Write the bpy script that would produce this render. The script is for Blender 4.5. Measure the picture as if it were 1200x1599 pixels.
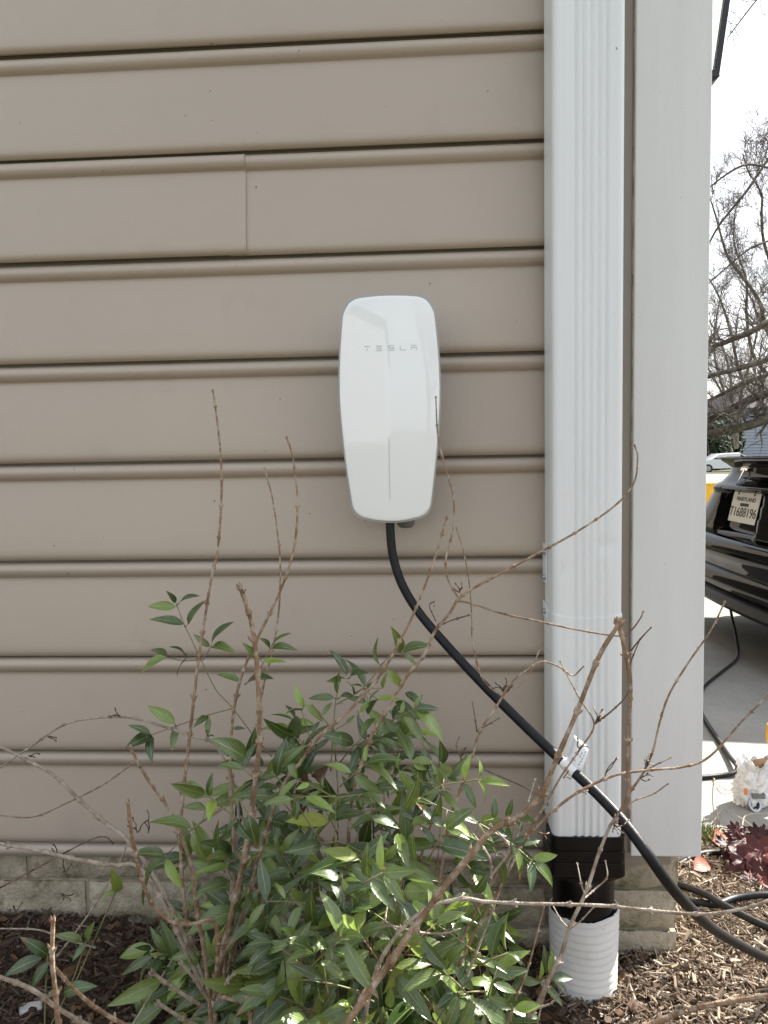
import bpy, bmesh, math, random
from mathutils import Vector, Matrix, noise
random.seed(7)
for o in list(bpy.data.objects): bpy.data.objects.remove(o)
SC = bpy.context.scene
COL = SC.collection
R = math.radians

# ------------------------------------------------------------------ camera
F = 1150.0                                   # focal length in pixels of the 1200 x 1599 photograph
CAM = Vector((0, -1.2165, .81)); YAW, PITCH, ROLL = -.0563, .0714, -.0173
fw = Vector((math.sin(YAW)*math.cos(PITCH), math.cos(YAW)*math.cos(PITCH), -math.sin(PITCH)))
rt0 = Vector((math.cos(YAW), -math.sin(YAW), 0)); up0 = rt0.cross(fw)
rt = rt0*math.cos(ROLL)+up0*math.sin(ROLL); up = up0*math.cos(ROLL)-rt0*math.sin(ROLL)
cd = bpy.data.cameras.new('camera'); cam = bpy.data.objects.new('camera', cd); COL.objects.link(cam)
cd.sensor_fit = 'VERTICAL'; cd.sensor_height = 24; cd.lens = 24*F/1599; cd.clip_start = .02; cd.clip_end = 2000
m = Matrix((rt, up, -fw)).transposed().to_4x4(); m.translation = CAM; cam.matrix_world = m
SC.camera = cam

# ------------------------------------------------------------------ sky, sun, exposure
SUN_EL, SUN_DIR = R(36.5), Vector((.80, .60, 0)).normalized()
w = bpy.data.worlds.new('World'); SC.world = w; w.use_nodes = True
nt = w.node_tree; nt.nodes.clear()
def N(t, typ, **k):
    n = t.nodes.new(typ)
    for a, b in k.items():
        if a in n.inputs.keys(): n.inputs[a].default_value = b
        else: setattr(n, a, b)
    return n
sky = N(nt, 'ShaderNodeTexSky', sky_type='NISHITA', sun_disc=False, sun_elevation=SUN_EL,
        sun_rotation=math.atan2(SUN_DIR.x, SUN_DIR.y), air_density=1.0, dust_density=3.0, ozone_density=1.0)
tc = N(nt, 'ShaderNodeTexCoord'); mp = N(nt, 'ShaderNodeMapping'); mp.inputs['Scale'].default_value = (1, 1, 2.4)
nz = N(nt, 'ShaderNodeTexNoise', Scale=2.3, Detail=7.0, Roughness=.55)
rp = N(nt, 'ShaderNodeValToRGB'); rp.color_ramp.elements[0].position = .34; rp.color_ramp.elements[1].position = .66
rp.color_ramp.elements[0].color = (.35,)*3+(1,); rp.color_ramp.elements[1].color = (.96,)*3+(1,)
mx = N(nt, 'ShaderNodeMix', data_type='RGBA'); mx.inputs[7].default_value = (4.55, 4.72, 4.95, 1)
bg = N(nt, 'ShaderNodeBackground', Strength=.1); wo = N(nt, 'ShaderNodeOutputWorld')
nt.links.new(tc.outputs['Generated'], mp.inputs[0]); nt.links.new(mp.outputs[0], nz.inputs['Vector'])
nt.links.new(nz.outputs[0], rp.inputs[0]); nt.links.new(rp.outputs[0], mx.inputs[0])
nt.links.new(sky.outputs[0], mx.inputs[6]); nt.links.new(mx.outputs[2], bg.inputs[0]); nt.links.new(bg.outputs[0], wo.inputs[0])
sd = bpy.data.lights.new('sun', 'SUN'); sd.energy = 5.0; sd.angle = R(.6); sd.color = (1, .95, .87)
so = bpy.data.objects.new('sun', sd); COL.objects.link(so)
so.rotation_euler = (-(SUN_DIR*math.cos(SUN_EL)+Vector((0, 0, math.sin(SUN_EL))))).to_track_quat('-Z', 'Y').to_euler()
so.location = (6, 6, 9)
vs = SC.view_settings; vs.view_transform = 'Standard'; vs.look = 'None'; vs.exposure = 1.66; vs.gamma = 1; vs.use_curve_mapping = False

# ------------------------------------------------------------------ helpers
def ray(x, y): return fw*F+rt*(x-600)-up*(y-799.5)
def P(x, y, Y):                               # the point of the place seen at a pixel, at wall distance Y
    d = ray(x, y); return CAM+d*((Y-CAM.y)/d.y)
def drive_z(x): return -.125-.03*(x-.5)
def ground_z(x, y):
    s = min(max(y/.55, 0), 1); s = s*s*(3-2*s)
    return -.03-.045*min(max(x, -2), 1.2)-.052*s
def G(x, y, fn=None, lift=0):                 # where a pixel's ray meets the ground
    fn = fn or ground_z; d = ray(x, y).normalized(); t = .5
    for _ in range(60):
        p = CAM+d*t; e = p.z-fn(p.x, p.y)-lift
        t += e/max(-d.z, .05)*.7
    return CAM+d*t
DR = lambda x, y: drive_z(x)

MATS = {}
def mat(name, col, rough=.5, spec=.5, metal=0, build=None, **kw):
    m = bpy.data.materials.new(name); m.use_nodes = True; t = m.node_tree
    b = t.nodes['Principled BSDF']; b.inputs['Base Color'].default_value = (*col, 1); b.inputs['Roughness'].default_value = rough
    b.inputs['Specular IOR Level'].default_value = spec; b.inputs['Metallic'].default_value = metal
    for k, v in kw.items(): b.inputs[k.replace('_', ' ')].default_value = v
    if build: build(t, b)
    MATS[name] = m; return m
def noise_col(c1, c2, scale, detail=5, coord='Object', stretch=None, lo=.35, hi=.65, bump=0, bscale=None, rough=None, specks=None, layer=None):
    def f(t, b):
        tc = N(t, 'ShaderNodeTexCoord'); v = tc.outputs[coord]
        if stretch:
            mp = N(t, 'ShaderNodeMapping'); mp.inputs['Scale'].default_value = stretch; t.links.new(v, mp.inputs[0]); v2 = mp.outputs[0]
        else: v2 = v
        nz = N(t, 'ShaderNodeTexNoise', Scale=scale, Detail=detail, Roughness=.6); t.links.new(v2, nz.inputs['Vector'])
        rp = N(t, 'ShaderNodeValToRGB'); e = rp.color_ramp.elements
        e[0].position, e[1].position = lo, hi; e[0].color = (*c1, 1); e[1].color = (*c2, 1)
        t.links.new(nz.outputs[0], rp.inputs[0]); out = rp.outputs[0]
        if layer:
            lc, ls, l0, l1 = layer
            n3 = N(t, 'ShaderNodeTexNoise', Scale=ls, Detail=6.0, Roughness=.65); t.links.new(v, n3.inputs['Vector'])
            mr = N(t, 'ShaderNodeMapRange'); mr.inputs[1].default_value = l0; mr.inputs[2].default_value = l1
            t.links.new(n3.outputs[0], mr.inputs[0])
            mx = N(t, 'ShaderNodeMix', data_type='RGBA'); mx.inputs[7].default_value = (*lc, 1)
            t.links.new(mr.outputs[0], mx.inputs[0]); t.links.new(out, mx.inputs[6]); out = mx.outputs[2]
        if specks:                              # small dirt specks of their own shape
            sc, size, keep, scol = specks
            wn = N(t, 'ShaderNodeTexNoise', Scale=sc*2.5, Detail=2.0); t.links.new(v, wn.inputs['Vector'])
            ad = N(t, 'ShaderNodeMix', data_type='VECTOR'); ad.inputs[0].default_value = .012
            t.links.new(v, ad.inputs[4]); t.links.new(wn.outputs['Color'], ad.inputs[5])
            vo = N(t, 'ShaderNodeTexVoronoi', Scale=sc); t.links.new(ad.outputs[1], vo.inputs['Vector'])
            sp = N(t, 'ShaderNodeSeparateColor'); t.links.new(vo.outputs['Color'], sp.inputs[0])
            sz = N(t, 'ShaderNodeMath', operation='MULTIPLY'); sz.inputs[1].default_value = size; t.links.new(sp.outputs[1], sz.inputs[0])
            lt = N(t, 'ShaderNodeMath', operation='LESS_THAN'); t.links.new(vo.outputs['Distance'], lt.inputs[0]); t.links.new(sz.outputs[0], lt.inputs[1])
            kp = N(t, 'ShaderNodeMath', operation='GREATER_THAN'); kp.inputs[1].default_value = keep; t.links.new(sp.outputs[0], kp.inputs[0])
            mu = N(t, 'ShaderNodeMath', operation='MULTIPLY'); t.links.new(lt.outputs[0], mu.inputs[0]); t.links.new(kp.outputs[0], mu.inputs[1])
            mx = N(t, 'ShaderNodeMix', data_type='RGBA'); mx.inputs[7].default_value = (*scol, 1)
            t.links.new(mu.outputs[0], mx.inputs[0]); t.links.new(out, mx.inputs[6]); out = mx.outputs[2]
        t.links.new(out, b.inputs['Base Color'])
        if rough:
            mr = N(t, 'ShaderNodeMapRange'); mr.inputs[3].default_value, mr.inputs[4].default_value = rough
            t.links.new(nz.outputs[0], mr.inputs[0]); t.links.new(mr.outputs[0], b.inputs['Roughness'])
        if bump:
            n2 = N(t, 'ShaderNodeTexNoise', Scale=bscale or scale*4, Detail=6.0); t.links.new(v2 if not bscale else v, n2.inputs['Vector'])
            bp = N(t, 'ShaderNodeBump', Strength=bump, Distance=.004); t.links.new(n2.outputs[0], bp.inputs['Height']); t.links.new(bp.outputs[0], b.inputs['Normal'])
    return f
mat('siding', (.40, .35, .29), .36, .6, build=noise_col((.420, .350, .283), (.457, .384, .312), 1.0, 7, specks=(44, .075, .74, (.12, .10, .08)), layer=((.37, .308, .255), 9, .58, .90), bump=.12, bscale=420))
mat('beige_trim', (.30, .26, .215), .5, .4, build=noise_col((.25, .22, .185), (.285, .25, .21), 5, 5, specks=(50, .1, .8, (.08, .065, .05))))
mat('white_spout', (.78, .80, .80), .36, .5, build=noise_col((.745, .76, .76), (.78, .795, .795), 6, 5, stretch=(9, 9, .5), specks=(70, .09, .72, (.12, .11, .10)), layer=((.68, .68, .66), 9, .60, .85)))
mat('white_board', (.72, .72, .70), .5, .35, build=noise_col((.675, .675, .66), (.72, .72, .705), 5, 7, stretch=(4, 4, .35), specks=(60, .10, .62, (.13, .115, .10)), bump=.12, bscale=300))
mat('caulk', (.30, .22, .14), .7, build=noise_col((.22, .16, .10), (.45, .38, .29), 30))
mat('block', (.33, .29, .21), .92, .2, build=noise_col((.30, .26, .185), (.52, .46, .36), 30, 9, layer=((.15, .14, .075), 14, .50, .66), bump=1.0, bscale=190))
mat('mortar', (.22, .20, .16), .95, .1, build=noise_col((.20, .18, .13), (.36, .325, .25), 30, 8, bump=.6, bscale=120))
mat('glass_white', (.88, .895, .88), .04, .5, Coat_Weight=.55, Coat_Roughness=.01)
mat('silver', (.34, .35, .345), .35, .5, metal=.3)
mat('charger_grey', (.16, .165, .165), .5)
mat('letter_grey', (.50, .53, .54), .3)
mat('led_line', (.60, .62, .61), .25)
mat('rubber', (.018, .019, .021), .45, .28, build=noise_col((.007, .0075, .009), (.014, .014, .015), 40, 5, layer=((.05, .045, .04), 55, .62, .85), bump=.15, bscale=500))
mat('black_plastic', (.012, .012, .013), .3, .25, build=noise_col((.004, .004, .0045), (.009, .009, .009), 20, 5, rough=(.25, .45)))
mat('pipe_white', (.72, .72, .70), .55, .35, build=noise_col((.66, .66, .635), (.76, .76, .745), 8, 7, specks=(70, .12, .72, (.12, .10, .08)), layer=((.50, .47, .41), 12, .60, .84)))
mat('tag_white', (.80, .80, .80), .45)
mat('print_grey', (.22, .22, .23), .6)
def bark(t, b):
    noise_col((.165, .098, .056), (.32, .210, .130), 60, 5, stretch=(1, 1, .3), layer=((.48, .40, .31), 90, .47, .66), bump=.5, bscale=500)(t, b)
mat('twig', (.25, .16, .11), .7, .3, build=bark)
mat('twig_pale', (.40, .33, .26), .75, .3, build=noise_col((.23, .17, .125), (.46, .40, .33), 70, 6, layer=((.13, .085, .06), 60, .55, .75), bump=.5, bscale=500))
mat('twig_dark', (.055, .035, .028), .75, .25, build=noise_col((.07, .047, .034), (.22, .16, .115), 60, 5))
mat('stalk', (.16, .18, .075), .5, build=noise_col((.15, .19, .07), (.25, .17, .09), 12, 4))
def leafmat(c1, c2, mid, back, brown=.0):
    def f(t, b):
        oi = N(t, 'ShaderNodeObjectInfo'); at = N(t, 'ShaderNodeAttribute', attribute_name='tint')
        ad = N(t, 'ShaderNodeMath', operation='ADD'); t.links.new(oi.outputs['Random'], ad.inputs[0]); t.links.new(at.outputs['Fac'], ad.inputs[1])
        fr = N(t, 'ShaderNodeMath', operation='FRACT'); t.links.new(ad.outputs[0], fr.inputs[0])
        rp = N(t, 'ShaderNodeValToRGB'); e = rp.color_ramp.elements
        e[0].color = (*c1, 1); e[1].color = (*c2, 1); e[0].position = .1; e[1].position = .82
        x = e.new(.97); x.color = (*[min(1, v*1.75) for v in c2[:2]], c2[2]*1.1, 1)
        t.links.new(fr.outputs[0], rp.inputs[0])
        uv = N(t, 'ShaderNodeUVMap'); sp = N(t, 'ShaderNodeSeparateXYZ'); t.links.new(uv.outputs[0], sp.inputs[0])
        s = N(t, 'ShaderNodeMath', operation='SUBTRACT'); s.inputs[1].default_value = .5; t.links.new(sp.outputs[1], s.inputs[0])
        a = N(t, 'ShaderNodeMath', operation='ABSOLUTE'); t.links.new(s.outputs[0], a.inputs[0])
        mr = N(t, 'ShaderNodeMapRange'); mr.inputs[1].default_value = .012; mr.inputs[2].default_value = .05; mr.inputs[3].default_value = .75; mr.inputs[4].default_value = 0
        t.links.new(a.outputs[0], mr.inputs[0])
        mx = N(t, 'ShaderNodeMix', data_type='RGBA'); mx.inputs[7].default_value = (*mid, 1)
        t.links.new(mr.outputs[0], mx.inputs[0]); t.links.new(rp.outputs[0], mx.inputs[6])
        tc = N(t, 'ShaderNodeTexCoord'); nz = N(t, 'ShaderNodeTexNoise', Scale=3.0, Detail=5.0); t.links.new(uv.outputs[0], nz.inputs['Vector'])
        hv = N(t, 'ShaderNodeHueSaturation'); t.links.new(mx.outputs[2], hv.inputs['Color'])
        m2 = N(t, 'ShaderNodeMapRange'); m2.inputs[3].default_value = .65; m2.inputs[4].default_value = 1.4; t.links.new(nz.outputs[0], m2.inputs[0]); t.links.new(m2.outputs[0], hv.inputs['Value'])
        if brown:                              # withered tips on some leaves
            r2 = N(t, 'ShaderNodeMath', operation='MULTIPLY'); r2.inputs[1].default_value = 7.31; t.links.new(fr.outputs[0], r2.inputs[0])
            f2 = N(t, 'ShaderNodeMath', operation='FRACT'); t.links.new(r2.outputs[0], f2.inputs[0])
            th = N(t, 'ShaderNodeMapRange'); th.inputs[1].default_value = .70; th.inputs[2].default_value = 1.0; th.inputs[3].default_value = 0; th.inputs[4].default_value = .42; t.links.new(f2.outputs[0], th.inputs[0])
            a1 = N(t, 'ShaderNodeMath', operation='ADD'); t.links.new(sp.outputs[0], a1.inputs[0]); t.links.new(th.outputs[0], a1.inputs[1])
            a2 = N(t, 'ShaderNodeMath', operation='MULTIPLY_ADD'); a2.inputs[1].default_value = .35; t.links.new(nz.outputs[0], a2.inputs[0]); t.links.new(a1.outputs[0], a2.inputs[2])
            m3 = N(t, 'ShaderNodeMapRange'); m3.inputs[1].default_value = 1.22; m3.inputs[2].default_value = 1.38; m3.inputs[4].default_value = brown*2; t.links.new(a2.outputs[0], m3.inputs[0])
            bx_ = N(t, 'ShaderNodeMix', data_type='RGBA'); bx_.inputs[7].default_value = (.22, .12, .055, 1)
            t.links.new(m3.outputs[0], bx_.inputs[0]); t.links.new(hv.outputs[0], bx_.inputs[6]); hv_out = bx_.outputs[2]
        else: hv_out = hv.outputs[0]
        ge = N(t, 'ShaderNodeNewGeometry'); mb = N(t, 'ShaderNodeMix', data_type='RGBA'); mb.inputs[7].default_value = (*back, 1)
        t.links.new(ge.outputs['Backfacing'], mb.inputs[0]); t.links.new(hv_out, mb.inputs[6]); t.links.new(mb.outputs[2], b.inputs['Base Color'])
        # veins
        wv = N(t, 'ShaderNodeTexWave', Scale=5.0, Distortion=1.0, Detail=1.0); wv.bands_direction = 'DIAGONAL'; t.links.new(uv.outputs[0], wv.inputs['Vector'])
        bp = N(t, 'ShaderNodeBump', Strength=.25, Distance=.0012); t.links.new(wv.outputs[0], bp.inputs['Height']); t.links.new(bp.outputs[0], b.inputs['Normal'])
        tr = N(t, 'ShaderNodeBsdfTranslucent'); ms = N(t, 'ShaderNodeMixShader'); ms.inputs[0].default_value = .10
        t.links.new(mb.outputs[2], tr.inputs[0]); o = t.nodes['Material Output']
        t.links.new(b.outputs[0], ms.inputs[1]); t.links.new(tr.outputs[0], ms.inputs[2]); t.links.new(ms.outputs[0], o.inputs[0])
    return f
mat('leaf', (.05, .09, .03), .27, .9, build=leafmat((.036, .072, .015), (.125, .182, .036), (.25, .29, .10), (.11, .15, .055), .45))
mat('leaf_yellow', (.05, .09, .03), .36, .5, build=leafmat((.11, .16, .03), (.22, .25, .05), (.26, .27, .10), (.16, .20, .07)))
mat('purple_leaf', (.05, .02, .025), .45, .3, build=leafmat((.030, .010, .012), (.085, .022, .022), (.13, .05, .045), (.16, .045, .05)))
mat('red_leaf', (.3, .05, .02), .5, .4, build=leafmat((.26, .045, .018), (.33, .085, .03), (.3, .12, .05), (.24, .08, .05)))
mat('brown_leaf', (.09, .05, .03), .7, .3, build=leafmat((.050, .028, .017), (.12, .070, .042), (.13, .085, .05), (.10, .06, .04)))
def tintmat(c):
    def f(t, b):
        at = N(t, 'ShaderNodeAttribute', attribute_name='tint'); rp = N(t, 'ShaderNodeValToRGB'); el = rp.color_ramp.elements
        el[0].position = 0; el[1].position = 1; el[0].color = (*c[0], 1); el[1].color = (*c[-1], 1)
        for i, k in enumerate(c[1:-1]): e = el.new((i+1)/(len(c)-1)); e.color = (*k, 1)
        t.links.new(at.outputs['Fac'], rp.inputs[0]); tc = N(t, 'ShaderNodeTexCoord'); nz = N(t, 'ShaderNodeTexNoise', Scale=180.0, Detail=4.0); t.links.new(tc.outputs['Object'], nz.inputs['Vector'])
        hv = N(t, 'ShaderNodeHueSaturation'); mr = N(t, 'ShaderNodeMapRange'); mr.inputs[3].default_value = .55; mr.inputs[4].default_value = 1.4
        t.links.new(nz.outputs[0], mr.inputs[0]); t.links.new(mr.outputs[0], hv.inputs['Value']); t.links.new(rp.outputs[0], hv.inputs['Color']); t.links.new(hv.outputs[0], b.inputs['Base Color'])
    return f
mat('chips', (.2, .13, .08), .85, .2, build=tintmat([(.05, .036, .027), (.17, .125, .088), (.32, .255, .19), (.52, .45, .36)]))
mat('grass', (.06, .11, .02), .5, .3, build=tintmat([(.045, .085, .015), (.09, .15, .03), (.16, .19, .05), (.30, .25, .12)]))
mat('soil', (.06, .04, .027), .95, .1, build=noise_col((.04, .027, .019), (.12, .082, .054), 45, 9, bump=1, bscale=160))
mat('concrete', (.36, .35, .32), .9, .2, build=noise_col((.265, .26, .245), (.345, .338, .312), 3, 9, layer=((.23, .22, .20), 70, .56, .70), specks=(55, .14, .80, (.13, .11, .085)), bump=.35, bscale=260))
mat('lawn', (.07, .10, .03), .9, .1, build=noise_col((.055, .066, .034), (.12, .115, .068), 3, 9, bump=1, bscale=40))
mat('asphalt', (.06, .06, .06), .9, .2, build=noise_col((.05, .05, .05), (.08, .08, .078), 6, 8, bump=.3, bscale=120))
mat('walk', (.46, .45, .42), .9, .2, build=noise_col((.40, .39, .36), (.50, .49, .46), 4, 8))
mat('car_black', (.004, .004, .0045), .10, .0, Coat_Weight=.5, Coat_Roughness=.02)
mat('car_trim', (.010, .010, .011), .4, .3, build=noise_col((.008, .008, .009), (.014, .014, .015), 30))
mat('car_glass', (.008, .010, .012), .03, .6)
mat('chrome', (.75, .76, .77), .12, metal=1)
mat('plate', (.8, .78, .7), .45, build=noise_col((.78, .76, .69), (.84, .82, .76), 8))
mat('ink', (.015, .015, .016), .5)
mat('tail_red', (.30, .008, .010), .12, .6, Coat_Weight=1.0)
mat('tyre', (.016, .016, .016), .8, build=noise_col((.012, .012, .012), (.025, .024, .023), 30))
mat('rim', (.35, .35, .36), .3, metal=.9)
mat('car_white', (.70, .71, .72), .2, .5, Coat_Weight=.8)
mat('yellow', (.75, .40, .02), .45, .4, build=noise_col((.70, .36, .015), (.78, .44, .03), 5))
mat('dewy', (.80, .42, .015), .38, .45, build=noise_col((.74, .37, .012), (.82, .45, .02), 12))
mat('bag', (.90, .91, .92), .22, .5, build=None, Transmission_Weight=.25, IOR=1.15, Coat_Weight=.3)
mat('card', (.32, .19, .10), .85, build=noise_col((.25, .14, .07), (.40, .25, .14), 25))
mat('zinc', (.42, .43, .44), .35, metal=.85, build=noise_col((.34, .35, .36), (.48, .49, .50), 30))
mat('orange', (.75, .22, .04), .5)
mat('lamp_black', (.014, .014, .018), .4)
mat('tree_bark', (.115, .095, .075), .9, .2, build=noise_col((.055, .045, .036), (.17, .145, .115), 8, 8, bump=.6, bscale=40, layer=((.23, .22, .19), 5, .56, .72)))
mat('tree_twig', (.13, .11, .095), .9, .2, build=noise_col((.09, .076, .066), (.20, .172, .15), 6, 4))
mat('evergreen', (.025, .045, .02), .7, .2, build=tintmat([(.010, .022, .010), (.022, .042, .016), (.045, .07, .026)]))
mat('house_blue', (.33, .36, .41), .6, .3, build=noise_col((.31, .34, .39), (.35, .38, .43), 1, 4))
mat('house_white', (.70, .71, .70), .6, .3, build=noise_col((.66, .67, .66), (.73, .74, .73), 1, 4))
mat('house_pale', (.40, .40, .39), .6, .3, build=noise_col((.37, .375, .37), (.42, .425, .42), 1, 4))
mat('roof_dark', (.07, .068, .066), .9, .2, build=noise_col((.05, .048, .047), (.10, .097, .093), 6, 6))
mat('pane', (.03, .035, .04), .05, .6)
mat('clear_glass', (.9, .95, .93), .02, .5, Transmission_Weight=1.0, IOR=1.1)
mat('stone', (.55, .54, .52), .8, build=noise_col((.48, .47, .45), (.62, .61, .59), 20))

class MB:
    def __init__(s): s.v = []; s.f = []; s.t = []; s.uv = None
    def add(s, v, f, tint=None):
        b = len(s.v); s.v += [tuple(p) for p in v]; s.f += [tuple(i+b for i in q) for q in f]
        s.t += [tint if tint is not None else 0.0]*len(v); return s
    def box(s, a, b, M=None):
        v = [Vector((x, y, z)) for x in (a[0], b[0]) for y in (a[1], b[1]) for z in (a[2], b[2])]
        if M: v = [M@p for p in v]
        return s.add(v, [(0, 1, 3, 2), (4, 6, 7, 5), (0, 4, 5, 1), (2, 3, 7, 6), (0, 2, 6, 4), (1, 5, 7, 3)])
    def tube(s, pts, rad, n=6, cap=True, tint=None):
        pts = [Vector(p) for p in pts]; k = len(pts)
        if not isinstance(rad, (list, tuple)): rad = [rad]*k
        T = [(pts[min(i+1, k-1)]-pts[max(i-1, 0)]) for i in range(k)]; T = [t.normalized() if t.length > 1e-9 else Vector((0, 0, 1)) for t in T]
        a = T[0].orthogonal().normalized(); v = []
        for i in range(k):
            a = (a-T[i]*a.dot(T[i])); a = a.normalized() if a.length > 1e-6 else T[i].orthogonal().normalized()
            b = T[i].cross(a)
            for j in range(n):
                q = 2*math.pi*j/n; v.append(pts[i]+(a*math.cos(q)+b*math.sin(q))*rad[i])
        f = [(i*n+j, i*n+(j+1) % n, (i+1)*n+(j+1) % n, (i+1)*n+j) for i in range(k-1) for j in range(n)]
        if cap: f += [tuple(reversed(range(n))), tuple(range((k-1)*n, k*n))]
        return s.add(v, f, tint)
    def loft(s, rings, cap=True, closed=True):
        n = len(rings[0]); v = [p for r in rings for p in r]; m = n if closed else n-1
        f = [(i*n+j, i*n+(j+1) % n, (i+1)*n+(j+1) % n, (i+1)*n+j) for i in range(len(rings)-1) for j in range(m)]
        if cap: f += [tuple(reversed(range(n))), tuple(range((len(rings)-1)*n, len(rings)*n))]
        return s.add(v, f)
    def mesh(s, name, smooth=False, ang=40):
        me = bpy.data.meshes.new(name); me.from_pydata(s.v, [], s.f); me.update()
        if any(s.t):
            a = me.attributes.new('tint', 'FLOAT', 'POINT'); a.data.foreach_set('value', s.t)
        if smooth:
            me.polygons.foreach_set('use_smooth', [True]*len(me.polygons))
            if ang: me.set_sharp_from_angle(angle=R(ang))
        return me
    def build(s, name, material, parent=None, smooth=False, ang=40, fix=True, **tags):
        me = s.mesh(name, smooth, ang)
        if fix:
            bm = bmesh.new(); bm.from_mesh(me); bmesh.ops.recalc_face_normals(bm, faces=bm.faces); bm.to_mesh(me); bm.free()
        return link(name, me, material, parent, **tags)
def link(name, me, material=None, parent=None, **tags):
    if material and not me.materials: me.materials.append(MATS[material])
    o = bpy.data.objects.new(name, me); COL.objects.link(o)
    if parent: o.parent = parent; o.matrix_parent_inverse = parent.matrix_world.inverted() if False else Matrix.Translation(-parent.location)
    for k, v in tags.items(): o[k] = v
    return o
def thing(name, label, category, loc=(0, 0, 0), group=None, **kw):
    o = bpy.data.objects.new(name, None); COL.objects.link(o); o.location = loc; o.empty_display_size = .05
    o['label'] = label; o['category'] = category
    if group: o['group'] = group
    for k, v in kw.items(): o[k] = v
    return o
def bevel(o, wd=.002, seg=2, ang=40):
    md = o.modifiers.new('bevel', 'BEVEL'); md.width = wd; md.segments = seg; md.limit_method = 'ANGLE'; md.angle_limit = R(ang); return o
def smooth_path(pts, k=6):
    pts = [Vector(p) for p in pts]; o = []
    q = [pts[0]*2-pts[1]]+pts+[pts[-1]*2-pts[-2]]
    for i in range(1, len(q)-2):
        a, b, c, d = q[i-1:i+3]
        for j in range(k):
            t = j/k; o.append(.5*((2*b)+(c-a)*t+(2*a-5*b+4*c-d)*t*t+(3*b-a-3*c+d)*t**3))
    o.append(pts[-1]); return o
def text_mesh(txt, size, name):
    c = bpy.data.curves.new(name, 'FONT'); c.body = txt; c.size = size; c.align_x = 'CENTER'; c.align_y = 'CENTER'; c.extrude = .0006
    o = bpy.data.objects.new(name, c); COL.objects.link(o); dg = bpy.context.evaluated_depsgraph_get()
    me = bpy.data.meshes.new_from_object(o.evaluated_get(dg)); bpy.data.objects.remove(o); bpy.data.curves.remove(c); me.name = name; return me

# ------------------------------------------------------------------ ground
def sheet(name, x0, x1, y0, y1, nx, ny, zf, material, **tags):
    b = MB(); v = [(x0+(x1-x0)*i/nx, y0+(y1-y0)*j/ny, 0) for j in range(ny+1) for i in range(nx+1)]
    v = [(x, y, zf(x, y)) for x, y, _ in v]
    b.add(v, [(j*(nx+1)+i, j*(nx+1)+i+1, (j+1)*(nx+1)+i+1, (j+1)*(nx+1)+i) for j in range(ny) for i in range(nx)])
    return b.build(name, material, smooth=True, ang=None, kind='structure', fix=False, **tags)
sheet('ground', -400, 400, -400, 600, 2, 2, lambda x, y: -.75, 'lawn')
def lawn_z(x, y): return -.30+.01*noise.noise((x*.7, y*.7, 0))
def nz3(x, y, s, k=0): return noise.noise((x*s, y*s, k))
sheet('mulch_bed', -2.6, 1.5, -2.6, .60, 240, 190, lambda x, y: ground_z(x, y)+.010*nz3(x, y, 9)+.006*nz3(x, y, 30, 3)-.03*max(0, (y-.54)/.06), 'soil')
sheet('driveway', .30, 9.0, .57, 5.2, 10, 6, lambda x, y: drive_z(x), 'concrete')
sheet('lawn', -30, 60, 5.2, 30, 40, 16, lambda x, y: -.30-.006*(y-5)+.02*nz3(x, y, .8), 'lawn')
sheet('street', -60, 80, 30, 46, 4, 2, lambda x, y: -.50, 'walk')
sheet('far_lawn', -120, 160, 46, 200, 20, 20, lambda x, y: -.62+.004*(y-46)+.1*nz3(x, y, .1), 'lawn')
sheet('back_lawn', -40, 40, -40, -2.6, 30, 30, lambda x, y: -.02-.045*min(max(x, -2), 1.2)-.004*(-y-2.6), 'lawn')

# ------------------------------------------------------------------ house
house = thing('house', 'house corner clad in beige beaded vinyl siding on a block footing', 'house')
XL, XR = -3.4, .30
MB().box((-6, .004, .12), (.405, .85, 3.1)).build('wall_core', 'beige_trim', house)
MB().box((-6, 5.3, .12), (.405, 7.5, 3.1)).build('wall_core', 'beige_trim', house)
MB().box((-6, .85, 2.15), (.405, 5.3, 3.1)).build('wall_core', 'beige_trim', house)
MB().box((-6, .85, -.10), (-5.8, 5.3, 2.15)).build('garage_back_wall', 'beige_trim', house)
MB().box((-5.8, .85, -.30), (.405, 5.3, -.128)).build('garage_floor', 'concrete', house)
LINE0, S = 1.47, .165
PROF = [(.000, -.002), (.0012, .0035), (.004, .0075), (.008, .0102), (.012, .0112), (.016, .0105), (.020, .0085), (.0235, .0055), (.0255, .0022), (.0268, .0012), (.032, .0022),
        (.060, .0048), (.090, .0088), (.120, .0120), (.142, .0142), (.150, .0145), (.1545, .0138), (.158, .0120), (.1605, .0092), (.1612, .0080), (.1600, .0030), (.158, .001)]
def panel(ztop, x0, x1, lift=0, seed=0, end=None):
    b = MB(); n = max(4, int((x1-x0)/.04)); rings = []
    for i in range(n+1):
        x = x0+(x1-x0)*i/n
        wv = .0011*noise.noise((x*1.6, ztop*7, seed))+.0005*noise.noise((x*5, ztop*9, seed+5)); dz = .0009*noise.noise((x*1.1, seed*3.1, 8))
        rings.append([(x, -(o+lift+wv*min(1, max(0, o/.006))), ztop-d+dz) for d, o in PROF])
    if end: rings.append([(x1+.0002, y+.004, z) for x, y, z in rings[-1]])
    b.loft(rings, cap=False, closed=False)
    return b.build('siding_panel', 'siding', house, smooth=True, ang=55, fix=False)
xj = P(384.5, 340, -.012).x
for k in range(-8, 9):
    zt = LINE0-k*S+S
    if k == 2: panel(zt, XL, xj, .0026, 2, True); panel(zt, xj-.03, XR, 0, 12)
    elif k == 7: panel(zt, XL, -1.3, 0, 7); panel(zt, -1.32, XR, .0014, 17)
    else: panel(zt, XL, XR, 0, k)
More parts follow.
